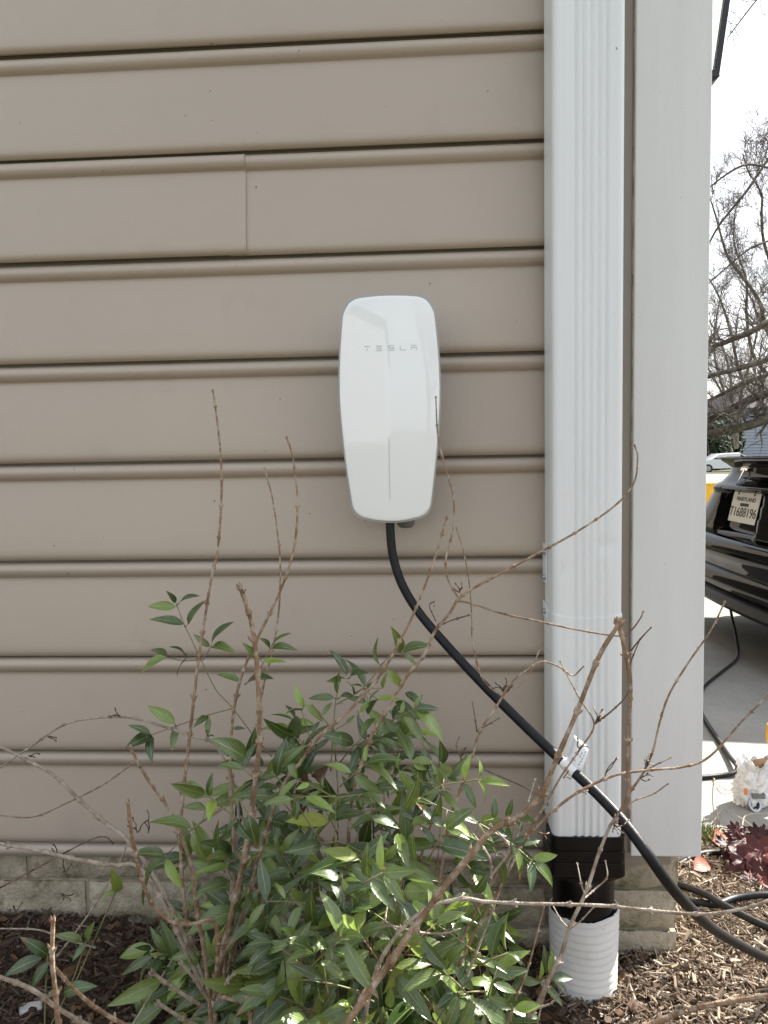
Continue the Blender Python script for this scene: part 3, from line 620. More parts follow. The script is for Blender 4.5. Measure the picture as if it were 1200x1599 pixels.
b = MB(); b.tube([P(334, 1585, -.355), P(331, 1610, -.345), P(330, 1640, -.34), Vector((P(330, 1640, -.34).x, -.33, -.06))], [.004, .008, .011, .018], 9); b.build('crown_stub', 'twig', bl, smooth=True)
for i, (x, y, Y, n, L, an) in enumerate([(188, 1118, -.20, 5, 26, (60, 170)), (75, 1150, -.16, 4, 22, (-60, 120)), (88, 1335, -.22, 4, 30, (40, 140)), (100, 1362, -.24, 5, 28, (-120, 100)), (215, 1300, -.16, 5, 34, (40, 140)), (232, 1300, -.15, 4, 44, (60, 110)), (95, 1395, -.2, 5, 24, (-140, -10)), (45, 1180, -.2, 4, 26, (-140, 80)), (325, 1150, -.24, 5, 22, (0, 180)), (25, 1425, -.16, 5, 22, (0, 180)), (378, 928, -.36, 5, 13, (30, 150))]):
    curls(bl, x, y, Y, n, L, 20+i, an, 1.0)

br_ = thing('bare_shrub', 'leafless twiggy shrub leaning across the white downspout and corner board', 'shrub', P(560, 1700, -.42))
J = (715, 932)
Rq = [([(681, 622), (684, 680), (693, 720), (708, 775), (708, 825), (697, 870), (700, 905), J], -.24, -.25, 1.5, 2.2, 'twig'),
 ([(713, 825), (725, 865), (733, 910), (737, 960), (738, 1000), (748, 1045), (760, 1068), (785, 1088)], -.24, -.25, 1.1, 1.7, 'twig'),
 ([(992, 697), (996, 715), (990, 755), (960, 790), (905, 828), (848, 860), (770, 902), (722, 930), (702, 958), (680, 985), (663, 1022), (636, 1056), (606, 1106), (572, 1172), (545, 1300), (552, 1600)], -.30, -.30, 1.5, 4.2, 'twig'),
 ([(1004, 957), (1000, 966), (985, 985), (965, 993), (900, 983), (840, 970), (785, 958), (735, 942), (712, 938)], -.36, -.25, 1.5, 2.2, 'twig'),
 ([(966, 976), (936, 1025), (902, 1110), (872, 1180), (846, 1240), (812, 1274), (770, 1296), (738, 1332), (690, 1390), (640, 1460), (590, 1530), (540, 1605), (520, 1680)], -.62, -.58, 4.6, 7.6, 'twig'),
 ([(968, 978), (977, 1018), (985, 1070), (982, 1140), (980, 1200), (984, 1272)], -.62, -.60, 5.2, 2.6, 'twig'),
 ([(1131, 942), (1110, 985), (1075, 1035), (1045, 1085), (1030, 1130), (1020, 1172), (1004, 1208), (985, 1236), (966, 1270), (952, 1290)], -.44, -.40, 1.7, 2.8, 'twig'),
 ([(1205, 1081), (1160, 1125), (1110, 1180), (1070, 1197), (1010, 1203), (960, 1211), (905, 1236), (860, 1270), (822, 1308), (790, 1345), (740, 1430), (640, 1640)], -.46, -.40, 2.0, 3.6, 'twig'),
 ([(960, 1284), (953, 1290), (935, 1334), (915, 1394), (891, 1445), (877, 1490), (861, 1521), (839, 1569), (815, 1600), (760, 1680)], -.42, -.44, 3.0, 5.2, 'twig_pale'),
 ([(1215, 1400), (1168, 1417), (1105, 1427), (1042, 1424), (985, 1418), (940, 1414), (880, 1412), (820, 1411), (760, 1408), (715, 1404), (650, 1430), (590, 1510), (560, 1640)], -.60, -.50, 3.2, 4.2, 'twig_pale'),
 ([(1210, 1553), (1150, 1562), (1095, 1572), (1050, 1586), (1010, 1606), (900, 1680)], -.70, -.66, 5.0, 6.2, 'twig'),
 ([(876, 1035), (905, 1090), (928, 1131), (905, 1171), (876, 1213), (852, 1256), (824, 1299), (790, 1370), (730, 1480), (660, 1640)], -.36, -.42, 1.3, 3.2, 'twig'),
 ([(999, 1000), (984, 1040), (982, 1080), (958, 1108), (928, 1131)], -.40, -.36, 1.2, 2.0, 'twig_dark'),
 ([(1016, 981), (1000, 998), (984, 1018)], -.44, -.42, 1.3, 1.8, 'twig_dark'),
 ([(910, 1042), (895, 1055), (875, 1042), (848, 1033), (825, 1045), (803, 1062), (786, 1086), (770, 1112), (750, 1142), (738, 1180), (722, 1226), (702, 1285), (680, 1400), (620, 1640)], -.26, -.36, 1.4, 3.4, 'twig'),
 ([(848, 1000), (840, 1022), (822, 1060), (786, 1086)], -.24, -.26, 1.0, 1.5, 'twig'),
 ([(680, 968), (671, 946), (679, 939)], -.26, -.25, 1.0, 1.3, 'twig_dark'), ([(731, 961), (708, 968), (688, 976)], -.25, -.26, 1.6, 1.6, 'twig_dark'),
 ([(745, 1140), (741, 1115), (738, 1096)], -.28, -.27, 1.4, 1.0, 'twig_dark'), ([(779, 1122), (762, 1132), (748, 1140)], -.27, -.28, 1.0, 1.4, 'twig_dark'),
 ([(720, 1184), (713, 1164), (718, 1150)], -.28, -.27, 1.0, 1.6, 'twig_dark'), ([(838, 1240), (810, 1225), (780, 1212), (752, 1200), (728, 1190)], -.14, -.20, 1.0, 1.8, 'twig_dark'),
 ([(1042, 1225), (1020, 1240), (992, 1250), (972, 1268)], -.42, -.41, 1.2, 1.8, 'twig'), ([(1046, 1184), (1025, 1194), (1005, 1206)], -.43, -.42, 1.5, 1.8, 'twig_pale'),
 ([(946, 1346), (948, 1370), (930, 1388), (914, 1402)], -.40, -.43, 1.2, 1.9, 'twig_pale'), ([(902, 1350), (908, 1380), (914, 1398)], -.42, -.43, 1.2, 1.9, 'twig_pale'),
 ([(863, 1413), (876, 1436), (889, 1450)], -.40, -.43, 1.2, 1.8, 'twig_pale'), ([(926, 1418), (905, 1440), (890, 1450)], -.45, -.43, 1.2, 1.8, 'twig_pale'),
 ([(878, 1547), (862, 1566), (840, 1574)], -.47, -.45, 1.5, 2.2, 'twig_pale'), ([(850, 1415), (836, 1470), (822, 1520), (800, 1575), (780, 1640)], -.32, -.36, 1.6, 2.6, 'twig'),
 ([(873, 1500), (858, 1535), (846, 1570), (835, 1620)], -.34, -.36, 1.2, 2.0, 'twig'), ([(768, 1290), (795, 1325), (766, 1370)], -.55, -.54, 2.0, 2.4, 'twig_pale'), ([(742, 1306), (765, 1340), (768, 1372)], -.56, -.56, 2.2, 1.7, 'twig_pale'),
 ([(610, 1445), (650, 1455), (690, 1458), (720, 1450)], -.50, -.48, 2.6, 1.6, 'twig_pale'), ([(536, 1480), (500, 1550), (470, 1620)], -.42, -.44, 1.8, 2.6, 'twig_pale'), ([(585, 1460), (600, 1440), (606, 1410)], -.5, -.48, 2.2, 1.6, 'twig_pale'),
 ([(480, 1290), (520, 1330), (560, 1400), (575, 1500), (560, 1640)], -.24, -.34, 1.8, 3.0, 'twig'), ([(690, 1240), (660, 1330), (640, 1420), (600, 1560)], -.28, -.36, 2.2, 3.6, 'twig'), ([(835, 1220), (800, 1330), (770, 1420), (700, 1600)], -.30, -.40, 1.7, 3.2, 'twig_pale')]
for i, (p, a, c, r0, r1, mt) in enumerate(Rq): stem(br_, p, a, c, r0, r1, mt, seed=50+i, nodes=40 if r1 > 2 else 22, tip=i not in (9, 10))
for i, (x, y, Y, n, L, an) in enumerate([(718, 925, -.26, 6, 22, (10, 170)), (786, 1080, -.26, 6, 36, (60, 130)), (790, 1082, -.26, 4, 24, (20, 90)), (930, 1128, -.37, 8, 34, (25, 110)), (905, 1168, -.37, 3, 26, (15, 40)), (904, 1168, -.37, 3, 28, (95, 125)), (945, 1215, -.40, 2, 50, (70, 95)), (1008, 1200, -.41, 8, 38, (25, 85)), (1000, 1215, -.41, 6, 28, (-60, 60)), (958, 1284, -.42, 6, 30, (-80, -10)), (960, 1290, -.42, 3, 44, (-5, 8)), (880, 1215, -.38, 4, 24, (-20, 120)), (905, 1235, -.38, 4, 24, (-30, 60)), (840, 1300, -.4, 2, 24, (-20, 10)), (856, 1258, -.38, 3, 22, (60, 130)), (720, 1185, -.27, 2, 30, (70, 110))]):
    curls(br_, x, y, Y, n, L, 70+i, an, 1.05)
b = MB(); q = P(560, 1660, -.42); b.tube([q, Vector((q.x, q.y, q.z-.1)), Vector((q.x, q.y, -.08))], [.010, .015, .022], 9); b.build('crown_stub', 'twig', br_, smooth=True)

# ------------------------------------------------------------------ evergreen shrub with compound leaves
nd = thing('evergreen_shrub', 'leafy green shrub with glossy pointed leaflets growing against the siding', 'shrub', P(540, 1700, -.28))
LV = []
for i in range(9):
    rl = random.Random(i); LV.append(leaf_geo(1, rl.uniform(.30, .40), rl.uniform(.22, .5), rl.uniform(.02, .28), rl.uniform(.0, .10), 8, 1, rl.uniform(-.5, .5)))
LM = [uv_mesh('leaf', *g, 'leaf') for g in LV]; LY = [uv_mesh('leaf', *g, 'leaf_yellow') for g in LV]
leaves = []     # (size on screen, matrix, variant, yellow)
rl = random.Random(11)
def put_leaf(a, c, face=None, wid=1, yellow=False):
    x = (c-a); L = x.length; x = x/L
    n_ = face or (Vector((rl.gauss(0, .45), -.55+rl.gauss(0, .3), .75+rl.gauss(0, .3))))
    n_ = n_-x*n_.dot(x); n_ = n_.normalized() if n_.length > 1e-4 else x.orthogonal().normalized()
    y = n_.cross(x); M = Matrix((x*L, y*L*wid, n_*L)).transposed().to_4x4(); M.translation = a
    leaves.append((L*F/max(.2, (a-CAM).dot(fw)), M, rl.randrange(9), yellow))
stalks = []
def spray(rachis, Y, lv, off, sc, tilt=.0, wid=1.0, face=None, yellow=()):
    """rachis: polylines in crop pixels; lv: (base, tip) pairs in crop pixels; off, sc: the crop's origin and scale"""
    T = lambda q: (off[0]+q[0]/sc, off[1]+q[1]/sc)
    b = MB()
    for ra in rachis:
        p = smooth_path([P(*T(q), Y+.004*i) for i, q in enumerate(ra)], 4); b.tube(p, [.0010-.0004*i/len(p) for i in range(len(p))], 5)
    for i, (a, c) in enumerate(lv):
        A_ = P(*T(a), Y+rl.uniform(-.01, .01)); C_ = P(*T(c), Y+rl.uniform(-.035, .012)+tilt)
        if rachis:
            near = min((P(*T(q), Y) for ra in rachis for q in ra), key=lambda w_: (w_-A_).length)
            if (near-A_).length < .03: b.tube([near, A_], [.0008, .0006], 4)
        put_leaf(A_, C_, face, wid, i in yellow)
    if b.v: stalks.append(b)
C8 = ((200, 850), 2.4)
spray([[(540, 795), (470, 715), (390, 610), (330, 545), (275, 435), (240, 360), (215, 310), (183, 228)], [(280, 435), (313, 382)], [(270, 433), (205, 436), (150, 424)]], -.20,
      [((180, 235), (72, 233)), ((180, 218), (152, 178)), ((187, 230), (252, 176)), ((225, 300), (291, 207)), ((210, 299), (84, 275)), ((308, 384), (244, 336)), ((314, 375), (384, 283)), ((316, 384), (392, 388)),
       ((150, 418), (89, 391)), ((147, 422), (34, 484)), ((219, 428), (171, 368)), ((217, 434), (172, 491))], *C8)
spray([[(390, 616), (300, 640), (180, 682), (88, 714)]], -.21, [((176, 672), (74, 600)), ((86, 712), (4, 672)), ((88, 715), (-8, 760)), ((90, 720), (82, 810)), ((181, 686), (165, 770)), ((307, 650), (300, 726)), ((300, 645), (250, 678)), ((395, 690), (440, 690))], *C8)
spray([[(495, 470), (535, 390)], [(495, 430), (510, 425)]], -.24, [((536, 388), (606, 323)), ((533, 388), (503, 348)), ((541, 388), (624, 382)), ((503, 440), (598, 436)), ((488, 425), (438, 375)), ((424, 520), (332, 482)), ((440, 528), (536, 488))], *C8)
spray([[(760, 850), (770, 700), (780, 580), (800, 500)], [(780, 600), (880, 540), (960, 440), (1000, 400)], [(700, 780), (650, 620)], [(770, 700), (690, 600)]], -.26,
      [((660, 610), (621, 528)), ((655, 622), (590, 634)), ((822, 490), (765, 388)), ((800, 500), (750, 512)), ((830, 505), (882, 465)), ((775, 575), (675, 572)), ((785, 560), (790, 470)), ((845, 560), (830, 505)), ((790, 580), (840, 560)),
       ((945, 452), (925, 346)), ((1022, 405), (995, 315)), ((1028, 405), (1130, 370)), ((1030, 410), (1098, 466)), ((970, 470), (1040, 545)), ((935, 580), (1040, 580)), ((1040, 555), (1105, 605)), ((1000, 590), (1090, 640)), ((955, 540), (970, 480)),
       ((625, 720), (508, 655)), ((640, 730), (625, 640)), ((580, 850), (585, 730)), ((585, 800), (640, 745)), ((665, 600), (735, 665)), ((730, 640), (765, 590)), ((820, 670), (850, 640)), ((870, 630), (920, 580)), ((900, 640), (935, 560)), ((930, 650), (870, 720)), ((960, 655), (1040, 720)), ((920, 735), (1030, 740)), ((940, 745), (1010, 700)), ((700, 770), (760, 725)), ((800, 710), (770, 770)),
       ((965, 845), (1065, 770)), ((960, 865), (1045, 930)), ((850, 800), (900, 720)), ((870, 760), (830, 850)), ((690, 700), (720, 660)), ((930, 790), (960, 850)), ((440, 800), (312, 730)), ((440, 810), (330, 830)), ((455, 800), (475, 700)), ((560, 860), (640, 820)), ((480, 830), (500, 760)), ((290, 940), (165, 895)), ((305, 945), (310, 860))], *C8, face=None)
C5 = ((400, 1150), 2.609)
spray([[(320, 625), (320, 500), (322, 380), (325, 240)], [(320, 430), (265, 437)], [(322, 425), (372, 440)], [(325, 250), (430, 235)], [(325, 245), (200, 245), (150, 255)], [(320, 610), (270, 770)], [(330, 610), (365, 615)]], -.40,
      [((150, 255), (26, 274)), ((165, 255), (168, 340)), ((205, 247), (322, 303)), ((262, 437), (140, 472)), ((268, 440), (312, 528)), ((376, 440), (334, 530)), ((432, 236), (532, 270)), ((425, 250), (440, 305)), ((400, 260), (385, 320)),
       ((445, 482), (557, 582)), ((428, 480), (420, 560)), ((365, 617), (497, 732)), ((345, 728), (462, 833)), ((335, 722), (285, 825)), ((270, 770), (203, 954)), ((352, 745), (376, 1000)), ((425, 868), (388, 1035)), ((310, 620), (318, 725)), ((355, 620), (350, 700)), ((375, 670), (410, 745)), ((275, 775), (320, 860)), ((270, 740), (180, 715)), ((480, 600), (440, 660))], *C5, yellow=(16,))
spray([[(560, 960), (545, 860), (590, 760), (595, 625)], [(560, 950), (640, 670)]], -.46, [((545, 955), (448, 1088)), ((570, 942), (718, 920)), ((568, 968), (722, 1170)), ((595, 625), (545, 765)), ((636, 665), (738, 792)), ((535, 900), (510, 830)), ((730, 935), (855, 968)), ((738, 940), (802, 1115)), ((560, 830), (690, 830)), ((840, 860), (830, 900)), ((720, 1080), (800, 1180))], *C5, yellow=(3, 4))
spray([[(1125, 508), (1040, 437), (905, 352), (780, 300), (670, 250)], [(905, 175), (850, 185), (760, 200), (670, 250)], [(905, 352), (980, 480)], [(840, 500), (890, 560)]], -.42,
      [((766, 172), (765, 88)), ((850, 172), (866, 72)), ((908, 168), (916, 82)), ((915, 177), (1030, 190)), ((905, 180), (952, 273)), ((842, 190), (901, 288)), ((770, 230), (825, 300)), ((1042, 430), (1172, 424)), ((1045, 446), (1086, 597)), ((1128, 500), (1230, 482)), ((1130, 514), (1225, 612)), ((1118, 512), (1121, 632)), ((980, 487), (1027, 625)), ((890, 560), (971, 693)), ((872, 540), (953, 560)),
       ((985, 480), (1040, 500)), ((970, 335), (972, 245)), ((1020, 328), (1046, 255)), ((1052, 347), (1135, 350)), ((1020, 370), (1045, 430)), ((925, 410), (990, 440)), ((590, 302), (682, 192)), ((575, 395), (622, 528)), ((640, 388), (642, 514)), ((762, 362), (902, 418)), ((690, 360), (770, 270)), ((640, 370), (720, 330)), ((585, 320), (645, 335)), ((470, 330), (590, 370)), ((800, 450), (830, 490)), ((870, 600), (855, 650)), ((720, 170), (740, 150))], *C5)
spray([[(870, 850), (940, 900), (960, 810)]], -.34, [((872, 850), (942, 953)), ((958, 808), (1017, 915)), ((938, 958), (946, 1074)), ((978, 788), (1058, 842)), ((850, 930), (890, 1000)), ((850, 890), (905, 930)), ((945, 940), (1035, 990)), ((840, 880), (875, 800)), ((940, 1120), (980, 1060)), ((830, 1060), (890, 1100)), ((1095, 1160), (1100, 1100)), ((980, 760), (960, 700)), ((870, 790), (940, 690))], *C5, yellow=(2, 6, 7))
C4 = ((0, 1150), 2.4)
spray([[(835, 265), (720, 348), (622, 448)], [(700, 365), (760, 320), (840, 270), (900, 235)]], -.42, [((620, 445), (490, 440)), ((615, 455), (497, 625)), ((622, 456), (683, 574)), ((720, 345), (562, 300)), ((725, 352), (767, 486)), ((770, 216), (642, 178)), ((785, 222), (792, 140)), ((922, 80), (790, 8)), ((886, 310), (835, 375)), ((772, 270), (685, 262)), ((800, 240), (785, 300)), ((890, 310), (925, 390)), ((930, 290), (965, 430))], *C4)
spray([[(1200, 390), (1095, 225)], [(920, 690), (1000, 680), (1075, 635)]], -.36, [((1096, 226), (986, 250)), ((1110, 240), (1112, 320)), ((1200, 388), (1086, 438)), ((1000, 500), (995, 630)), ((1040, 150), (1060, 10)), ((1060, 110), (1130, 30)), ((1130, 215), (1210, 180)), ((1140, 220), (1215, 270)), ((920, 680), (980, 780)), ((935, 735), (955, 790)), ((920, 670), (970, 560)), ((905, 660), (900, 570)), ((1010, 660), (1058, 765)), ((850, 770), (905, 740)), ((1030, 880), (1140, 895)), ((1030, 900), (1108, 1090)), ((1020, 890), (960, 990)), ((955, 890), (860, 905)), ((1200, 700), (1150, 880)), ((1180, 670), (1120, 650)), ((1210, 640), (1110, 760)), ((900, 820), (1010, 790)), ((755, 820), (805, 830)), ((740, 860), (705, 810))], *C4, yellow=(8, 9, 13, 22, 23))
# denser sprays inside and behind, made along arching canes
def auto_spray(x, y, Y, ang, n, Lp, col=0):
    base = P(x, y, Y); dep = (base-CAM).dot(fw); L = Lp*dep/F
    d = Vector((math.cos(ang), rl.uniform(-.5, .2), math.sin(ang))).normalized(); s_ = d.cross(Vector((0, -1, .35))).normalized()
    ra = []; p = base.copy(); b = MB()
    for i in range(n+1):
        ra.append(p.copy()); p = p+d*L*.52; d = (d+Vector((0, 0, -.10))).normalized()
    b.tube(ra, [.0011-.0006*i/n for i in range(n+1)], 4); stalks.append(b)
    for i in range(1, n+1):
        for sg in ((1, -1) if i < n else (1, -1, 0)):
            if rl.random() < .12: continue
            dd = (d*(.55 if sg else 1)+s_*sg*.85+Vector((rl.gauss(0, .18), rl.gauss(-.12, .25), rl.gauss(-.22, .2)))).normalized()
            a = ra[i]+s_*sg*L*.06; put_leaf(a, a+dd*L*rl.choice((.55, .8, .95, 1.05, 1.3))*rl.uniform(.9, 1.1), None, rl.uniform(.86, 1.14), rl.random() < .05)
zones = [((440, 650), (1110, 1230), 9, (-.30, -.18), 40), ((390, 720), (1210, 1330), 26, (-.40, -.14), 46), ((350, 790), (1330, 1470), 42, (-.46, -.12), 50), ((220, 820), (1480, 1680), 62, (-.48, -.10), 54), ((700, 840), (1420, 1620), 10, (-.30, -.14), 40), ((440, 620), (1500, 1680), 12, (-.54, -.38), 66), ((460, 700), (1360, 1560), 14, (-.52, -.38), 60), ((420, 480), (1450, 1600), 6, (-.40, -.34), 60), ((440, 740), (1470, 1700), 36, (-.52, -.24), 58), ((330, 480), (1480, 1660), 12, (-.30, -.2), 58), ((250, 420), (1400, 1600), 16, (-.27, -.12), 46), ((220, 330), (1500, 1640), 6, (-.3, -.2), 50)]
for (xa, xb), (ya, yb_), cnt, (Ya, Yb), Lp in zones:
    for i in range(cnt):
        x, y, Y = rl.uniform(xa, xb), rl.uniform(ya, yb_), rl.uniform(Ya, Yb)
        if x < 470: Y = max(Y, -.30)
        auto_spray(x, y, Y, rl.uniform(.3, 2.9), rl.choice((2, 2, 3)), Lp*rl.uniform(.8, 1.2))
leaves.sort(key=lambda e: -e[0])
def vis(M):
    p = M.translation; q = p-CAM; d = q.dot(fw); x, y = 600+F*q.dot(rt)/d, 799.5-F*q.dot(up)/d; return -60 < x < 1260 and y < 1650
inview = [e for e in leaves if vis(e[1])]; rest_ = [e for e in leaves if not vis(e[1])]
inv_nd = Matrix.Translation(-nd.location)
for e in inview[:300]:
    o = link('leaf', (LY if e[3] else LM)[e[2]], None, nd); o.matrix_basis = e[1]
v, f, uv, tn = [], [], [], []
for e in inview[300:]+rest_:
    a, b_, c_ = LV[e[2]]; k = len(v); v += [tuple(e[1]@Vector(p)) for p in a]; f += [tuple(q+k for q in g) for g in b_]; uv += c_; tn += [rl.random()]*len(a)
if v: link('small_leaves', uv_mesh('small_leaves', v, f, uv, 'leaf', tn), None, nd, kind='stuff')
print('LEAVES', len(leaves), len(inview))
for b in stalks: b.build('leaf_stalk', 'stalk', nd, smooth=True, ang=None, fix=False, kind='stuff')
for i, (xa, ya, Y) in enumerate([(470, 1180, -.22), (520, 1130, -.24), (560, 1110, -.25), (600, 1160, -.25), (430, 1230, -.26), (640, 1230, -.27), (380, 1280, -.25), (690, 1270, -.30), (340, 1330, -.24), (580, 1250, -.32), (490, 1300, -.33)]):
    stem(nd, [(xa, ya), (xa+(540-xa)*.12+6, ya+120), (xa+(540-xa)*.3, ya+280), (xa+(540-xa)*.5, 1640)], Y, -.28, 1.3, 2.6, 'twig' if i % 2 else 'twig_pale', 60, 'cane', tip=False, seed=200+i)
# withered brown leaves caught in it
for x, y, dx, dy, Y in ((470, 1240, 8, -28, -.30), (482, 1225, 14, 22, -.29), (500, 1265, -6, 30, -.30), (492, 1215, 18, -16, -.31), (476, 1250, -10, 24, -.30)):
    a, c = P(x, y, Y), P(x+dx, y+dy, Y-.01); g = leaf_geo((c-a).length, (c-a).length*.6, .8, .3, .4, 6)
    xx = (c-a).normalized(); nn = Vector((.2, -1, .3)); nn = (nn-xx*nn.dot(xx)).normalized(); M = Matrix((xx, nn.cross(xx), nn)).transposed().to_4x4(); M.translation = a
    link('withered_leaf', uv_mesh('withered_leaf', [tuple(M@Vector(p)) for p in g[0]], g[1], g[2], 'brown_leaf'), None, nd)
# young seedling at bottom left
sl = thing('seedling', 'young green seedling with pointed leaves by the footing at the bottom left', 'seedling', P(70, 1560, -.3))
def plain_leaf(parent, a, c, material, wid=.36, name='leaf', face=None):
    g = leaf_geo((c-a).length, (c-a).length*wid, .3, .15, .08, 8); xx = (c-a).normalized(); nn = face or Vector((.1, -.6, .75)); nn = (nn-xx*nn.dot(xx)).normalized()
    M = Matrix((xx, nn.cross(xx), nn)).transposed().to_4x4(); M.translation = a
    return link(name, uv_mesh(name, [tuple(M@Vector(p)) for p in g[0]], g[1], g[2], material), None, parent)
for a, c in [((180, 820), (83, 753)), ((160, 830), (8, 892)), ((185, 845), (108, 948)), ((310, 765), (213, 738)), ((330, 770), (342, 703)), ((325, 775), (268, 842)), ((450, 580), (420, 505)), ((440, 575), (375, 605)), ((240, 960), (350, 930)), ((230, 940), (160, 990))]:
    t = lambda q: (q[0]/2.4, 1150+q[1]/2.4); plain_leaf(sl, P(*t(a), -.30), P(*t(c), -.315), 'leaf')
b = MB()
for p in ([(75, 1492), (72, 1540), (70, 1600), (68, 1660)], [(135, 1470), (110, 1540), (75, 1610)], [(183, 1388), (160, 1440), (120, 1530)]): b.tube(smooth_path([P(x, y, -.30) for x, y in p], 4), .0011, 5)
b.build('stem', 'stalk', sl, smooth=True)

# ------------------------------------------------------------------ purple plant, grass and things on the driveway
hp = thing('purple_plant', 'low plant with ruffled dark purple leaves at the driveway edge', 'plant', G(1165, 1352))
rh = random.Random(5)
def ruffled(r, lobes, seed):
    rr = random.Random(seed); n = lobes*10; v = [(0, 0, 0)]; uv = [(.5, .5)]; f = []
    for ring in range(1, 6):
        t = ring/5
        for i in range(n):
            q = 2*math.pi*i/n; lob = 1-.30*t*t*abs(math.cos(q*lobes/2))**4-.03*t*math.sin(q*lobes*3)
            notch = 1-.75*t*math.exp(-((math.atan2(math.sin(q), math.cos(q)))/.22)**2)
            rad = r*t*lob*notch
            z = .05*r*t*t*math.sin(q*lobes)+.20*r*t*noise.noise((math.cos(q)*2*t, math.sin(q)*2*t, seed*3.1))+.14*r*t*noise.noise((math.cos(q)*5*t, math.sin(q)*5*t, seed*1.7)); rad *= 1+.22*t*noise.noise((math.cos(q)*4, math.sin(q)*4, seed))+.10*t*noise.noise((math.cos(q)*14, math.sin(q)*14, seed))
            v.append((rad*math.cos(q), rad*math.sin(q), z)); uv.append((t, .5+.5*abs(math.sin(q*lobes/2))*t))
    for i in range(n): f.append((0, 1+i, 1+(i+1) % n))
    for ring in range(4):
        for i in range(n): a = 1+ring*n; f.append((a+i, a+n+i, a+n+(i+1) % n, a+(i+1) % n))
    return v, f, uv
HL = [uv_mesh('leaf', *ruffled(1, l, l+k), 'purple_leaf') for k, l in enumerate((7, 7, 9))]
hb = G(1168, 1352); st_b = MB()
for x, y, rpx, tx, ty, lift in [(1160, 1312, 34, -.5, .1, .055), (1188, 1330, 38, -.55, -.2, .05), (1135, 1320, 24, -.3, .35, .035), (1205, 1312, 34, -.4, -.3, .06), (1165, 1345, 30, -.7, 0, .03), (1192, 1362, 30, -.6, -.3, .02), (1215, 1345, 30, -.5, .2, .045), (1140, 1340, 20, -.5, .3, .015), (1172, 1374, 20, -.4, .2, .008), (1150, 1298, 20, -.9, .3, .07), (1186, 1304, 24, -1.0, -.3, .075), (1200, 1380, 22, -.3, .3, .01), (1148, 1358, 20, -.2, -.3, .012)]:
    c = G(x, y, None, lift); r = rpx*.80*(c-CAM).dot(fw)/F
    o = link('leaf', HL[rh.randrange(3)], None, hp); o.matrix_basis = Matrix.Translation(c)@Matrix.Rotation(-tx, 4, 'X')@Matrix.Rotation(ty, 4, 'Y')@Matrix.Rotation(rh.uniform(0, 6.3), 4, 'Z')@Matrix.Scale(r, 4)
    st_b.tube(smooth_path([hb, (hb+c)/2+Vector((0, 0, .02)), c], 4), .0016, 5)
st_b.build('leaf_stem', 'purple_leaf', hp, smooth=True, fix=False)
for x, y, dx, dy in ((1084, 1358, 26, -16), (1120, 1318, 22, -12), (1108, 1306, 20, 14), (1128, 1302, -20, 8), (1178, 1360, 24, 4)):
    a, c = G(x, y, None, .012), G(x+dx, y+dy, None, .016)
    o = plain_leaf(None, a, c, 'red_leaf', .5, 'fallen_leaf'); 
    o['label'] = {1084: 'bright red fallen leaf on the mulch below the corner board', 1120: 'rusty fallen leaf between grass tuft and purple plant', 1108: 'orange fallen leaf lying against the grass tuft', 1128: 'rust fallen leaf at the driveway edge above the purple leaves', 1178: 'red fallen leaf under the purple plant'}[x]; o['category'] = 'leaf'; o['group'] = 'red fallen leaves'
gb = MB()
for i in range(150):
    p = G(rh.uniform(1088, 1124), rh.uniform(1300, 1326)); a = rh.uniform(0, 6.3); h_ = rh.uniform(.02, .055); ln_ = Vector((math.cos(a), math.sin(a), 0))*rh.uniform(.005, .03)
    s_ = Vector((-math.sin(a), math.cos(a), 0))*.0009; q1 = p+ln_*.4+Vector((0, 0, h_*.6)); q2 = p+ln_+Vector((0, 0, h_))
    gb.add([p-s_, p+s_, q1+s_*.8, q1-s_*.8, q2], [(0, 1, 2, 3), (3, 2, 4)], max(.02, min(1, rh.gauss(.4, .3))))
gb.build('grass_tuft', 'grass', fix=False, label='small tuft of green grass at the driveway edge behind the corner board', category='grass')
b = MB()
for pp in ([(1111, 1212), (1131, 1232), (1150, 1234)], [(1116, 1215), (1118, 1250), (1124, 1285)], [(1160, 1300), (1163, 1275), (1185, 1270), (1200, 1272)], [(1145, 1270), (1165, 1282), (1180, 1295)], [(1108, 1290), (1120, 1275), (1128, 1262)], [(1185, 1395), (1190, 1380), (1196, 1365)], [(1080, 1395), (1095, 1380), (1120, 1370)], [(1100, 1345), (1130, 1352), (1150, 1362)]):
    dr_ = pp[0][1] < 1296 and pp[-1][1] < 1292
    b.tube(smooth_path([G(x, y, DR if dr_ else None, .004+.006*(i % 2)) for i, (x, y) in enumerate(pp)], 4), .0011, 5, tint=.97)
b.build('dry_straw', 'chips', smooth=True, fix=False, kind='stuff', label='pale dry straw stalks strewn over driveway edge and mulch', category='straw')

